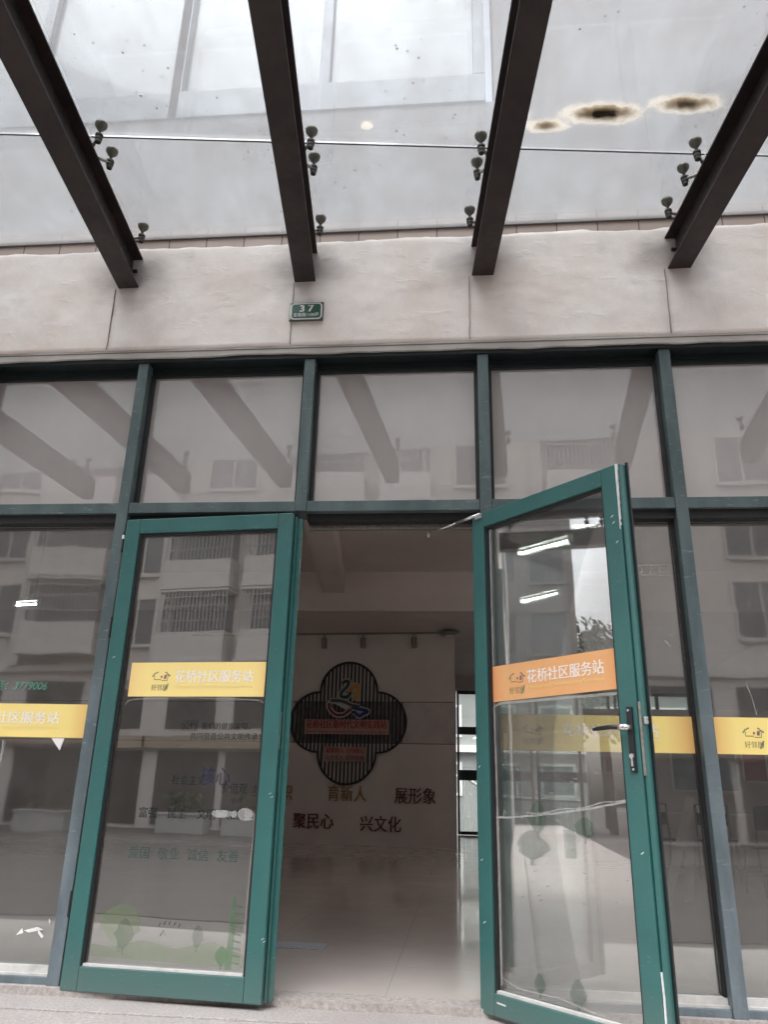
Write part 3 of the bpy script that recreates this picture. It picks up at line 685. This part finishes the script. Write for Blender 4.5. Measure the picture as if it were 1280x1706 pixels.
# ------------------------------------------------------------------ house number sign
hn = empty('house_number_sign', (-.53, -.073, 3.543))
tag(hn, 'small green house number plate reading 37 on the cream fascia', 'sign')
MB().box(-.102, .102, -.006, .006, -.0625, .0625).build('rim', M['sign_edge'], hn, bevel=.003)
rr = []
def rrect(a, b, c): return [(-a+c, -b), (a-c, -b), (a, -b+c), (a, b-c), (a-c, b), (-a+c, b), (-a, b-c), (-a, -b+c)]
MB().prism(rrect(.095, .056, .016), -.008, -.0061, XZ).build('border', M['sign_white'], hn)
MB().prism(rrect(.086, .048, .010), -.0095, -.0081, XZ).build('plate', M['sign_green'], hn)
text('number_lettering', '3 7', M['sign_white'], hn, .002, .017, .078, .044, -.0096, .045, depth=.002)
text('street_lettering', '富惠路1100弄', M['sign_white'], hn, 0, -.026, .150, .026, -.0096, .01, depth=.001)
MB().prism([(-.0, -.058), (.004, -.058), (.004, .057), (0, .057)], -.0098, -.0092, Matrix.Translation((-.098, 0, 0)) @ XZ).build('scuff', M['sign_white'], hn)

# ------------------------------------------------------------------ canopy
SKEW = .094; GZ = 4.125
def beam_x(x0, y): return x0-SKEW*y
def seam(x): return -.72+(x+.025)*.103
def edge(x): return seam(x)-2.28
def y_on(x0, fn):            # y where beam axis meets seam or edge line
    y = -1.
    for _ in range(12): y = fn(beam_x(x0, y))
    return y
ang = math.atan(SKEW)
labels = {0: 'dark brown steel canopy beam, leftmost of the four in view', 1: 'dark brown steel canopy beam just above the green number plate',
          2: 'dark brown steel canopy beam between the number plate and the rusty glass stains', 3: 'dark brown steel canopy beam at the right past the rusty glass stains'}
def make_beam(x0, label):
    y0 = -.05; root = empty('canopy_beam', (beam_x(x0, y0), y0, 0), ang)        # local -y runs out along the beam
    tag(root, label, 'beam', 'steel beams carrying the glass canopy')
    Lb = (y0-y_on(x0, edge)-.04)/math.cos(ang)
    zb, zt, hw, tf = 3.765, 3.985, .064, .012
    e0 = .025
    f = MB(); f.box(-hw, hw, -Lb, e0, zb, zb+tf); f.box(-hw, hw, -Lb, e0, zt-tf, zt); f.box(-.005, .005, -Lb, e0, zb+tf, zt-tf); f.box(-hw, hw, -Lb-.012, -Lb, zb, zt)
    f.build('steel_section', M['steel'], root, bevel=.003)
    bl = MB()
    for sx in (-1, 1): bl.tube([(sx*.045, -.035, zb+.11), (sx*.02, -.035, zb+.11)], .012, 8)
    bl.split('bolt', M['rubber'], root)
    ys = (y0-y_on(x0, seam))/math.cos(ang)
    def spider(ly, pts):
        a = MB(); a.tube([(0, -ly, zt-.002), (0, -ly, zt+.045)], .016, 10)
        for px, py in pts:
            a.tube([(0, -ly, zt+.03), (px*.9, -ly+py*.9, zt+.048), (px, -ly+py, zt+.05)], [.011, .008, .008], 8)
        so_ = a.build('spider_fitting', M['inox'], root, smooth=True)
        for px, py in pts:
            n = MB(); c = (px, -ly+py, zt)
            n.lathe([(.010, .010), (.015, .014), (.016, .030), (.019, .034), (.019, .044), (.012, .047), (.021, .054), (.021, .064), (.009, .068)], c, 12); n.build('clamp_nut', M['dark_metal'], so_, smooth=False)
            n = MB(); n.lathe([(.007, .066), (.007, .090), (.018, .102), (.031, .122), (.033, .136), (.030, GZ-zt-.0005)], c, 18); n.build('glass_disc', M['disc'], so_, smooth=True)
    spider(ys, [(sx*.087, sy*.088) for sx in (-1, 1) for sy in (-1, 1)])
    spider(.155, [(sx*.087, 0) for sx in (-1, 1)])
    spider(Lb-.22, [(sx*.087, 0) for sx in (-1, 1)])
    return root
XB = [-5.0, -3.87, -2.768]+BX+[2.74, 3.85]
for i, x0 in enumerate(XB):
    k_ = i-3
    make_beam(x0, labels.get(k_, 'dark brown steel canopy beam further along the storefront, seen only mirrored in the glass'))
# glass panels between the beam axes
plab = {2: 'left of the leftmost beam in view', 3: 'between the two left beams', 4: 'between the two middle beams', 5: 'between the two right beams', 6: 'right of the rightmost beam in view'}
for i in range(len(XB)-1):
    a, b_ = XB[i], XB[i+1]; gp = .0035
    def P(x0, fn, dx):
        y = fn if not callable(fn) else y_on(x0, fn)
        return (beam_x(x0, y)+dx, y)
    def shift(p, dy): return (p[0], p[1]+dy)
    w0, w1 = P(a, -.062, gp), P(b_, -.062, -gp); s0, s1 = P(a, seam, gp), P(b_, seam, -gp); e0, e1 = P(a, edge, gp), P(b_, edge, -gp)
    where = plab.get(i)
    lab = lambda row: (f'dirty canopy glass panel {row}, {where}' if where else f'dirty canopy glass panel {row}, further along and seen only mirrored')
    inner = MB().prism([shift(s0, gp), shift(s1, gp), w1, w0], GZ, GZ+.012)
    o = inner.build('glass_panel', M['canopy']); tag(o, lab('next to the wall'), 'glass panel', 'glass panels of the canopy')
    q = MB(); q.box(w0[0]-.004, w1[0]+.004, -.066, -.0545, GZ-.005, GZ+.02); q.build('sealant_bead', M['groove'], o)
    outer = MB().prism([e0, e1, shift(s1, -gp), shift(s0, -gp)], GZ, GZ+.012)
    lo = lab('towards the street')
    if i == 4: lo = 'canopy glass panel with one small white spot between the two middle beams'
    if i == 5: lo = 'canopy glass panel with rusty brown stains between the two right beams'
    o = outer.build('glass_panel', M['canopy_stained'] if i == 5 else M['canopy_spot'] if i == 4 else M['canopy']); tag(o, lo, 'glass panel', 'glass panels of the canopy')
    q = MB(); q.prism([shift(s0, -gp-.001), shift(s1, -gp-.001), shift(s1, gp+.001), shift(s0, gp+.001)], GZ-.002, GZ-.0003)
    q.build('sealant_bead', M['groove'], o)

# ------------------------------------------------------------------ inside the hall
WA = Vector((-3.018, 11.938, 0)); WB = Vector((.254, 11.691, 0)); wang = math.atan2(WB.y-WA.y, WB.x-WA.x)
fw = empty('partition_wall', WA, wang)        # local x along the wall, its face at y=0
tag(fw, 'dim white partition wall with a scuffed band at the back of the hall', 'wall')
MB().box(-12.0, 3.31, .004, .2, 0.0, 4.0).build('wall', M['inwall'], fw)
MB().box(-12.0, 3.309, 0, .0035, 1.862, 2.635).build('wall_band', M['inband'], fw)
MB().box(-12.0, 3.309, .0005, .0038, 2.6355, 2.65).box(-12.0, 3.309, .0005, .0038, 1.848, 1.8615).build('groove', M['groove'], fw)
W2L = lambda s, z: (s, z)
def on_wall(name, lx, ly=0, lz=0):
    p = Matrix.Rotation(wang, 4, 'Z') @ Vector((lx, ly, lz)); return empty(name, WA+p, wang)
md = on_wall('wall_medallion', 1.197, -.002, 2.25)
tag(md, 'black slatted four lobed wall medallion with a swan emblem and red lettering', 'wall sign')
def quatre(r, off, n=26):
    P = []
    for k_ in range(4):
        c0 = k_*math.pi/2; cx, cz = off*math.cos(c0), off*math.sin(c0); half = math.pi/2+.03
        for i in range(n+1):
            a = c0-half+2*half*i/n; P.append((cx+r*math.cos(a), cz+r*math.sin(a)))
    return P
ro, ri = quatre(.595, .59), quatre(.560, .585)
rg = MB(); n_ = len(ro)
for y0 in (0,):
    vo_ = [[rg.bm.verts.new((x, y, z)) for x, z in S] for S in (ro, ri) for y in (-.05, -.012)]
    a, b_, c_, d_ = vo_
    for i in range(n_):
        k_ = (i+1) % n_
        rg.bm.faces.new((a[i], a[k_], c_[k_], c_[i])); rg.bm.faces.new((b_[i], d_[i], d_[k_], b_[k_])); rg.bm.faces.new((a[i], b_[i], b_[k_], a[k_])); rg.bm.faces.new((c_[i], c_[k_], d_[k_], d_[i]))
rg.build('rim', M['black'], md)
def inside(x):
    r, off = .575, .588; zt = 0
    if abs(x) <= r: zt = off+math.sqrt(r*r-x*x)
    elif abs(x)-off <= r and abs(abs(x)-off) <= r: zt = math.sqrt(max(0, r*r-(abs(x)-off)**2))
    if abs(x) <= .55: zt = max(zt, off)
    return zt
sl = MB(); x = -1.125
while x < 1.13:
    z = inside(x)
    if z > .03: sl.box(x-.017, x+.017, -.024, -.012, -z, z)
    x += .0775
sl.build('slats', M['black'], md)
M['smoke'] = ink_alpha('smoky_acrylic', (.03, .028, .028), .28)
MB().box(-1.1, 1.1, -.011, -.008, -.385, .385).build('backing_panel', M['smoke'], md)
M['red_ink'] = paint('red_letter', (.40, .02, .03), .5); M['pink_plate'] = paint('pale_pink_plate', (.52, .34, .30), .55)
M['gold_ink'] = paint('gold_letter', (.42, .24, .10), .45); M['darkred_ink'] = paint('dark_red_letter', (.20, .035, .03), .5); M['brown_ink'] = paint('brown_letter', (.15, .055, .042), .5)
MB().box(-.87, .83, -.058, -.046, -.235, .045).build('title_plate', M['pink_plate'], md)
text('title_lettering', '花桥社区新时代文明实践站', M['red_ink'], md, -.02, -.045, 1.62, .165, -.058, .02, depth=.01)
text('title_lettering', 'Huaqiao Community New Era Civilization Practice Station', M['red_ink'], md, -.02, -.192, 1.62, .05, -.058, .01, depth=.006)
MB().box(-.45, .39, -.058, -.046, -.745, -.475).build('slogan_plate', M['pink_plate'], md)
text('slogan_lettering', '凝聚群众 引导群众', M['red_ink'], md, -.03, -.545, .78, .095, -.058, .012, depth=.006)
text('slogan_lettering', '以文化人 成风化俗', M['brown_ink'], md, -.03, -.675, .78, .095, -.058, .012, depth=.006)
# swan emblem, traced as ribbons with pale outlines
M['em_white'] = paint('pale_outline', (.60, .60, .58), .5); M['em_green'] = paint('deep_green', (.03, .06, .035), .5); M['em_orange'] = paint('ochre_orange', (.55, .26, .05), .5)
M['em_red'] = paint('crimson', (.26, .02, .06), .5); M['em_blue'] = paint('deep_blue', (.02, .05, .22), .5); M['em_grey'] = paint('slate_ink', (.07, .09, .10), .5)
k_ = 2.37/920     # zoomed pixels of the emblem to metres
def E(P): return [((a-530)*k_, (540-b)*k_) for a, b in P]
def bez(P, n=6):
    out = []
    for i in range(len(P)-1):
        p0, p1, p2, p3 = P[max(i-1, 0)], P[i], P[i+1], P[min(i+2, len(P)-1)]
        for j_ in range(n):
            t = j_/n
            out.append(tuple(.5*((2*p1[q])+(-p0[q]+p2[q])*t+(2*p0[q]-5*p1[q]+4*p2[q]-p3[q])*t*t+(-p0[q]+3*p1[q]-3*p2[q]+p3[q])*t**3) for q in (0, 1)))
    out.append(P[-1]); return out
def stroke(P, w, m, y): MB().ribbon(E(bez(P)), w*k_, y-.008, y).build('emblem', m, md)
neck = [(478, 252), (505, 232), (528, 240), (515, 275), (475, 318), (475, 348), (520, 352), (545, 320)]
wing = [(540, 310), (565, 275), (595, 275), (602, 320), (585, 385)]
loop = [(545, 445), (480, 410), (420, 385), (378, 400), (390, 450), (440, 488), (500, 485), (545, 450)]
tail = [(560, 430), (600, 440), (650, 450), (685, 462), (650, 480), (620, 495), (580, 465)]
for S, w_ in ((neck, 44), (wing, 52), (loop, 40), (tail, 44), ([(385, 380), (480, 385), (560, 415), (620, 425)], 40)): stroke(S, w_, M['em_white'], -.046)
stroke(neck, 24, M['em_green'], -.055); stroke(wing, 34, M['em_orange'], -.055); stroke(loop[3:], 20, M['em_red'], -.055); stroke(tail, 26, M['em_blue'], -.055); stroke([(390, 380), (480, 385), (560, 415), (620, 425)], 22, M['em_grey'], -.056)
# slogan words on the partition wall
def word(s, cs, cz, wd, ht, m, label):
    o = text('wall_lettering', s, m, None, 0, 0, wd, ht, 0, .012, depth=.02)
    p = Matrix.Rotation(wang, 4, 'Z') @ Vector((cs, -.004, 0))
    o.location = WA+p+Vector((0, 0, cz)); o.rotation_euler = (0, 0, wang)
    return tag(o, label, 'lettering', 'slogan words on the partition wall')
word('举旗帜', -.26, .915, .82, .29, M['gold_ink'], 'gold slogan word ending in 帜 beside the ajar door, partly hidden')
word('育新人', 1.232, .925, .76, .29, M['gold_ink'], 'gold slogan word 育新人 under the medallion')
word('展形象', 2.55, .91, .78, .29, M['brown_ink'], 'dark red slogan word 展形象 at the right of the upper row')
word('聚民心', .59, .41, .79, .27, M['darkred_ink'], 'dark red slogan word 聚民心 in the lower row on the left')
word('兴文化', 1.90, .40, .78, .28, M['brown_ink'], 'dark red slogan word 兴文化 in the lower row on the right')
# track light on the cross beam face
tl = on_wall('track_light', .2, -.16, 3.985)
tag(tl, 'thin metal lighting track with three spot heads under the low ceiling', 'track light')
MB().box(-2.4, 3.0, -.02, .02, -.02, .014).build('rail', M['inox'], tl)
for s in (.47, 1.28, 2.32):
    h_ = MB(); h_.tube([(s, 0, -.02), (s, 0, -.09)], .02, 8); h_.tube([(s, 0, -.09), (s+.01, 0, -.30)], .055, 14); h_.build('spot_head', M['inox'], tl, smooth=False)
pj = on_wall('ceiling_speaker', 3.25, -.35, 3.9)
tag(pj, 'round dark ceiling fixture at the right end of the lighting track', 'ceiling fixture')
MB().lathe([(.10, -.02), (.19, .0), (.2, .05), (.05, .10)], seg=20).build('housing', M['inox'], pj, smooth=True)
MB().lathe([(.06, -.035), (.09, -.0205)], seg=16).build('lens', M['white'], pj)

# far wall with windows at the end of the side passage
fwl = empty('back_wall', (0, 17.75, 0)); tag(fwl, 'dark end wall of the passage with bright barred windows', 'wall')
f = MB(); f.box(-15, .30, 0, .15, 0, 4.0); f.box(.30, 6.5, 0, .15, 3.66, 4.0); f.build('wall', M['inwall'], fwl)
for x0 in (.32, 2.4, 4.5):
    x1 = x0+1.98; m = MB()
    for a, b_, z0, z1 in ((x0, x0+.06, .02, 3.65), (x1-.9, x1-.82, .02, 3.65), (x1-.06, x1, .02, 3.65)): m.box(a, b_, 0, .10, z0, z1)
    xs = [(x0+.061, x1-.901), (x1-.819, x1-.061)]
    for a, b_ in xs:
        for z0, z1 in ((.02, .10), (1.34, 1.60), (2.50, 2.70), (3.56, 3.65)): m.box(a, b_, .002, .098, z0, z1)
    wn = m.build('window', M['black'], fwl)
    for a, b_ in xs:
        MB().box(a, b_, .05, .056, .10, 3.56).build('pane', M['glass_far'], wn)
rail = empty('ramp_railing', (0, 0, 0)); tag(rail, 'pale metal railing outside the far window', 'railing')
r = MB(); r.tube([(-1, 20.2, 1.75), (.6, 20.2, 1.45), (1.4, 20.2, .95), (4, 20.2, .9)], .04, 8)
for i in range(26): r.tube([(-.9+i*.18, 20.2, .05), (-.9+i*.18, 20.2, .9 if i > 12 else 1.5-.05*max(0, i-8))], .014, 6)
r.build('rail', M['white'], rail)
M['fb_wall'] = paint('pale_courtyard_wall', (.30, .31, .31), .8, 0, .1, 1); M['fb_glass'] = paint('courtyard_window_glass', (.22, .26, .27), .2)
fb = empty('courtyard_house', (0, 27, 0)); tag(fb, 'pale house seen through the far window beyond the hall', 'house')
MB().box(-14, 16, 0, 6, -.6, 9).build('wall', M['fb_wall'], fb)
for i in range(7):
    for z in (1.0, 3.1, 5.6):
        x = -5+i*2.1; m = MB(); m.box(x, x+1.3, -.04, 0, z, z+.1); m.box(x, x+1.3, -.04, 0, z+1.1, z+1.2); m.box(x, x+.1, -.04, 0, z+.101, z+1.099); m.box(x+1.2, x+1.3, -.04, 0, z+.101, z+1.099)
        wn = m.build('window', M['white'], fb); MB().box(x+.1, x+1.2, -.02, -.004, z+.1, z+1.1).build('pane', M['fb_glass'], wn)
m = MB(); m.box(-12, 14, -.25, 0, 2.55, 2.8); m.box(-12, 14, -.25, 0, 5.1, 5.3); m.split('ledge', M['white'], fb)

# mat on the hall floor by the ajar door
mt = MB(); mt.box(-.92, -.46, 1.18, 1.38, .0135, .017); M['mat'] = paint('blue_grey_print', (.40, .43, .48), .7, 0, .35, 60)
tag(mt.build('floor_strip', M['mat'], bevel=.001), 'short blue grey printed strip on the tiles inside the ajar door', 'floor mat')

# lit tubes on the ceiling
M['tube'] = None
k = N('lit_tube'); e_ = k.n('Emission'); e_.inputs[0].default_value = (1, .97, .93, 1); e_.inputs[1].default_value = 30.; M['tube'] = k.done(e_.outputs[0])
def tube_lamp(A, B, label):
    A, B = Vector(A), Vector(B); c = (A+B)/2; d = (B-A); a = math.atan2(d.y, d.x); L = d.length/2
    o = empty('tube_lamp', c, a); tag(o, label, 'tube lamp', 'lit tubes hanging in the hall')
    MB().tube([(-L, 0, 0), (L, 0, 0)], .0095, 8).build('lamp_tube', M['tube'], o, smooth=True)
    q = MB(); q.box(-L-.04, -L, -.02, .02, -.02, .05); q.box(L, L+.04, -.02, .02, -.02, .05); q.box(-L-.04, L+.04, -.025, .025, .05, .08); q.build('batten', M['white'], o)
    q = MB(); q.tube([(-L*.6, 0, .08), (-L*.6, 0, 1.3)], .005, 6); q.tube([(L*.6, 0, .08), (L*.6, 0, 1.3)], .005, 6); q.split('hanger', M['inox'], o)
tube_lamp((1.024, 4.318, 3.4), (1.501, 3.863, 3.4), 'lit tube lamp seen through the wide open door, upper of the two slanting ones')
tube_lamp((1.207, 6.521, 3.4), (1.65, 6.062, 3.4), 'lit tube lamp seen through the wide open door, lower of the two slanting ones')
tube_lamp((1.492, 3.483, 3.42), (1.90, 3.35, 3.42), 'lit tube lamp near the top of the wide open door, nearly level')
tube_lamp((-6.12, 6.783, 3.4), (-5.764, 6.705, 3.4), 'lit tube lamp seen through the fixed pane left of the ajar door')

# furniture glimpsed through the right panes
M['chair_shell'] = paint('dark_chair', (.03, .028, .03), .45); M['chair_back'] = paint('grey_chair_back', (.75, .74, .73), .5); M['lightwood'] = paint('white_board', (.82, .80, .78), .6)
def chair(x, y, rz, label):
    o = empty('folding_chair', (x, y, .012), rz); tag(o, label, 'chair', 'chairs at the right of the hall')
    MB().box(-.21, .21, -.2, .2, .44, .47).build('seat', M['chair_shell'], o, bevel=.01)
    q = MB(); q.box(-.2, .2, .19, .215, .62, .86); q.build('backrest', M['chair_shell'], o, bevel=.01)
    q = MB(); q.box(-.17, .17, .170, .188, .76, .85); q.build('label_plate', M['chair_back'], o)
    for sx in (-1, 1):
        MB().tube([(sx*.19, .26, 0), (sx*.19, .16, .45), (sx*.19, .205, .86)], .012, 8).build('leg', M['inox'], o)
        MB().tube([(sx*.19, -.22, 0), (sx*.19, -.14, .45)], .012, 8).build('leg', M['inox'], o)
    return o
chair(2.75, 6.4, R(12), 'dark folding chair left of the white trestle, behind the open door glass')
chair(3.45, 6.6, R(-8), 'dark folding chair directly behind the white trestle')
chair(3.55, 5.2, R(185), 'dark folding chair right of the weathered mullion, nearest the glass')
chair(4.25, 5.5, R(170), 'dark folding chair at the far right edge behind the right pane')
tb = empty('folding_table', (3.9, 7.6, .012)); tag(tb, 'long pale folding table behind the dark chairs', 'table')
MB().box(-1.4, 1.4, -.3, .3, .72, .75).build('tabletop', M['lightwood'], tb, bevel=.005)
for sx in (-1.2, 1.2):
    for sy in (-.25, .25): MB().tube([(sx, sy, 0), (sx, sy, .72)], .015, 8).build('leg', M['inox'], tb)
ea = empty('display_trestle', (2.35, 4.2, .012)); tag(ea, 'white wooden trestle of two leaning boards inside the right pane', 'trestle')
for (x0, x1, t) in ((-.11, .20, .0), (.10, .16, .04)):
    q = MB(); q.ribbon([(x0, 0), (x1, .92 if t == 0 else .62)], .075, t, t+.03); q.build('board', M['lightwood'], ea)
q = MB(); q.ribbon([(.04, .52), (.19, .52)], .05, .035, .05); q.build('crossbar', M['lightwood'], ea)
def board(x, y, z, w_, h_, c, label, rz=0):
    o = empty('notice_board', (x, y, z), rz); tag(o, label, 'notice board')
    MB().box(-w_/2, w_/2, 0, .02, -h_/2, h_/2).build('frame', M['white'], o, bevel=.003)
    MB().box(-w_/2+.03, w_/2-.03, -.006, -.0005, -h_/2+.03, h_/2-.03).build('poster', c, o)
M['post_blue'] = paint('blue_green_poster', (.12, .22, .26), .5, 0, .5, 3); M['post_red'] = paint('red_poster', (.36, .06, .07), .5, 0, .4, 4)
board(4.1, 9.0, 1.5, 1.0, .9, M['post_blue'], 'blue green notice board behind the right pane'); board(4.85, 9.0, 1.6, .38, .8, M['post_red'], 'narrow red notice board behind the right pane'); board(3.0, 9.3, 1.6, .7, .6, M['post_red'], 'wide red notice board behind the trestle')
for x in (3.0, 4.1, 4.85): pass
bp = empty('screen_partition', (4.2, 9.42, .012)); tag(bp, 'grey free standing partition carrying the notice boards', 'partition')
MB().box(-1.8, 2.2, 0, .06, 0, 2.3).build('panel', M['inwall'], bp, bevel=.01)

# ------------------------------------------------------------------ across the street: what the glass mirrors
M['apt'] = paint('pinkish_apartment_render', (.56, .51, .475), .85, 0, .08, .6, bs=.1, dark=(.44, .40, .375)); M['apt_trim'] = paint('pale_trim', (.54, .505, .475), .8, 0, .06, 2)
M['apt_glass'] = paint('dim_window_glass', (.14, .14, .145), .15, 0, .3, .5); M['bars'] = paint('grey_window_bars', (.36, .36, .36), .5); M['shop'] = paint('dark_shop_interior', (.045, .04, .042), .4, 0, .5, .7)
M['awn_red'] = paint('red_awning', (.28, .04, .05), .6); M['tanwall'] = paint('tan_wall', (.34, .27, .21), .8, 0, .15, 1)
ap = empty('apartment_block', (0, -26, -.46)); tag(ap, 'long pinkish apartment block across the street, mirrored in the storefront panes', 'apartment building')
MB().box(-42, 42, -12, 0, 0, 19.3).build('wall', M['apt'], ap)
# mirrored x on the real side equals the virtual x, since the glass plane is y = 0
def proto_balcony(w_):
    o = MB(); o.box(0, w_, 0, .9, 0, 1.15); o.box(-.08, w_+.08, 0, .98, -.14, 0); o.box(-.06, w_+.06, 0, .96, 2.85, 2.95); o = o.build('balcony', M['apt_trim'], ap)
    p = MB(); p.box(.08, w_-.08, 0, .02, 1.15, 2.85); p.build('pane', M['apt_glass'], o)
    b = MB(); n = int(w_/.17)
    for i in range(n+1): b.box(w_*i/n-.018, w_*i/n+.018, .88, .91, 1.155, 2.845)
    for z in (1.6, 2.2, 2.6): b.box(.02, w_-.02, .912, .935, z, z+.04)
    b.build('window_bars', M['bars'], o); return o
def proto_window(w_, h_):
    o = MB(); t = .09; o.box(-t, 0, 0, .08, -t, h_+t); o.box(w_, w_+t, 0, .08, -t, h_+t); o.box(0, w_, 0, .08, h_, h_+t); o.box(-.05, w_+.05, .0, .16, -t-.06, -.001); o.box(w_*.48, w_*.52, .02, .06, .001, h_)
    o = o.build('window', M['apt_trim'], ap); p = MB(); p.box(.0, w_, .0, .02, 0, h_); p.build('pane', M['apt_glass'], o); return o
pb, pc, pw, pn = proto_balcony(3.1), proto_balcony(2.1), proto_window(2.0, 2.0), proto_window(1.0, 1.75)
first = {}
def put(o, x, z):
    c = o if id(o) not in first else copy_tree(o, ap)
    first[id(o)] = 1; c.location = (x, .002, z)
mods = [-36.0, -26.5, -17.0, -6.5, 4.0, 13.5, 23.0]
for mi, mx in enumerate(mods):
    for fl in range(4):
        z = 6.45+3.12*fl
        put(pb, mx, z); put(pc, mx+3.75, z) if mi != 4 else None
        put(pw, mx+6.9, z+.85)
        if mi in (3, 4): put(pn, mx+4.5 if mi == 3 else mx+9.0, z+1.2)
tr_ = MB()
for mx in mods: tr_.box(mx-.55, mx-.15, .002, .35, 6.0, 19.2)
tr_.box(-42, 42, .002, .22, 5.75, 5.998); tr_.split('trim', M['apt_trim'], ap)
sh = MB()
for mx in mods:
    for q in range(3): sh.box(mx+.2+q*3.05, mx+2.9+q*3.05, .003, .05, .15, 2.9)
sh.split('shopfront', M['shop'], ap)
sh = MB()
for mx in mods: sh.box(mx-.4, mx+9.2, .052, .35, 3.0, 3.5)
sh.split('sign_fascia', M['tanwall'], ap)
sh = MB()
for mx in mods:
    for q in range(3): sh.box(mx+.4+q*3.05, mx+2.6+q*3.05, .003, .04, 3.8, 5.4)
sh.split('window_strip', M['shop'], ap)
gp_ = MB(); gp_.prism([(-2.2, 4.0), (2.2, 4.0), (0, 5.2)], .36, 2.6, Matrix.Translation((-8.6, 0, 0)) @ XZ); gp_.box(-10.8, -10.5, .36, 2.5, 0, 3.999); gp_.box(-6.7, -6.4, .36, 2.5, 0, 3.999); gp_.box(-10.9, -6.3, .36, 2.6, 3.7, 3.999) if False else None
gp_.build('gabled_porch', M['apt_trim'], ap)
# the end of the street to the left: a taller neighbour on our own side
nb = empty('neighbour_building', (-30, 1.65, -.46)); tag(nb, 'grey neighbouring building further left along the street, mirrored in the open door', 'building')
M['grey_render'] = paint('grey_render', (.24, .225, .215), .85, 0, .12, .8)
MB().box(-14, 0, -4.6, 14, 0, 17).build('wall', M['grey_render'], nb)
for fl in range(5):
    for q in range(2):
        y0 = -4.2+q*2.2; z0 = .9+3.2*fl; m = MB(); m.box(.002, .08, y0, y0+1.5, z0-.1, z0); m.box(.002, .08, y0, y0+1.5, z0+1.8, z0+1.9); wn = m.build('window', M['grey_render'], nb); MB().box(.002, .03, y0, y0+1.5, z0, z0+1.8).build('pane', M['apt_glass'], wn)
# trees and planters
M['leaf'] = paint('dark_leaf', (.035, .06, .028), .6, 0, .45, 2); M['bark'] = paint('bark', (.10, .08, .06), .9); M['pot'] = paint('white_planter', (.40, .40, .39), .7, 0, .1, 3)
def leaves(n, c, rad, s, rnd):
    bm = bmesh.new()
    lobes = [(Vector((rnd.uniform(-.7, .7)*rad[0], rnd.uniform(-.7, .7)*rad[1], rnd.uniform(-.7, .8)*rad[2])), rnd.uniform(.3, .55)) for _ in range(12)]
    for i in range(n):
        lc, lr = rnd.choice(lobes); v = Vector((rnd.gauss(0, 1), rnd.gauss(0, 1), rnd.gauss(0, 1))).normalized()*lr*rnd.random()**.4
        p = Vector(c)+lc+Vector((v.x*rad[0], v.y*rad[1], v.z*rad[2])); a = Vector((rnd.gauss(0, 1), rnd.gauss(0, 1), rnd.gauss(0, 1))).normalized()
        b = a.orthogonal().normalized(); d = a.cross(b); q = s*rnd.uniform(.6, 1.3)
        bm.faces.new([bm.verts.new(p+b*q), bm.verts.new(p+d*q*.5), bm.verts.new(p-b*q), bm.verts.new(p-d*q*.5)])
    o = MB(); o.bm.free(); o.bm = bm; return o
def tree(x, y, h_, rad, label, n=5200):
    rnd = random.Random(int(x*7+y*13)); t = empty('street_tree', (x, y, -.46)); tag(t, label, 'tree', 'trees down the street')
    tk = MB(); tk.tube([(0, 0, 0), (.1, .05, h_*.3), (-.05, .1, h_*.62), (.05, 0, h_*.85)], [.2, .16, .1, .04], 10)
    for q in range(7):
        a = q*.9; z = h_*(.35+.06*q); tk.tube([(0, 0, z), (math.cos(a)*rad[0]*.4, math.sin(a)*rad[1]*.4, z+h_*.12), (math.cos(a)*rad[0]*.7, math.sin(a)*rad[1]*.7, z+h_*.2)], [.07, .045, .02], 6)
    tk.build('trunk', M['bark'], t, smooth=True)
    leaves(n, (0, 0, h_*.68), rad, .17, rnd).build('crown', M['leaf'], t)
tree(-33.5, -4.3, 10.6, (2.6, 2.6, 3.2), 'bushy street tree mirrored below the pale sky in the open door')
tree(-36, -7.6, 10.6, (2.8, 2.8, 3.0), 'street tree behind the bushy one, mirrored at the edge of the open door')
tree(-42, -5.0, 11.2, (2.6, 2.6, 2.8), 'farthest street tree of the mirrored row')
for i, (x, lab) in enumerate(((-13.4, 'white planter box with low shrubs, leftmost of the three mirrored across the street'), (-10.9, 'white planter box with low shrubs, middle of the three mirrored across the street'), (-5.6, 'white planter box with low shrubs by the gabled porch across the street'))):
    o = empty('planter', (x, -22.5, -.46)); tag(o, lab, 'planter', 'planters across the street')
    q = MB(); q.box(-.9, .9, -.3, .3, 0, .6); q.box(-.95, .95, -.35, .35, .6, .68); q.build('planter_box', M['pot'], o, bevel=.02)
    leaves(500, (0, 0, .95), (.85, .3, .38), .09, random.Random(i)).build('shrub', M['leaf'], o)
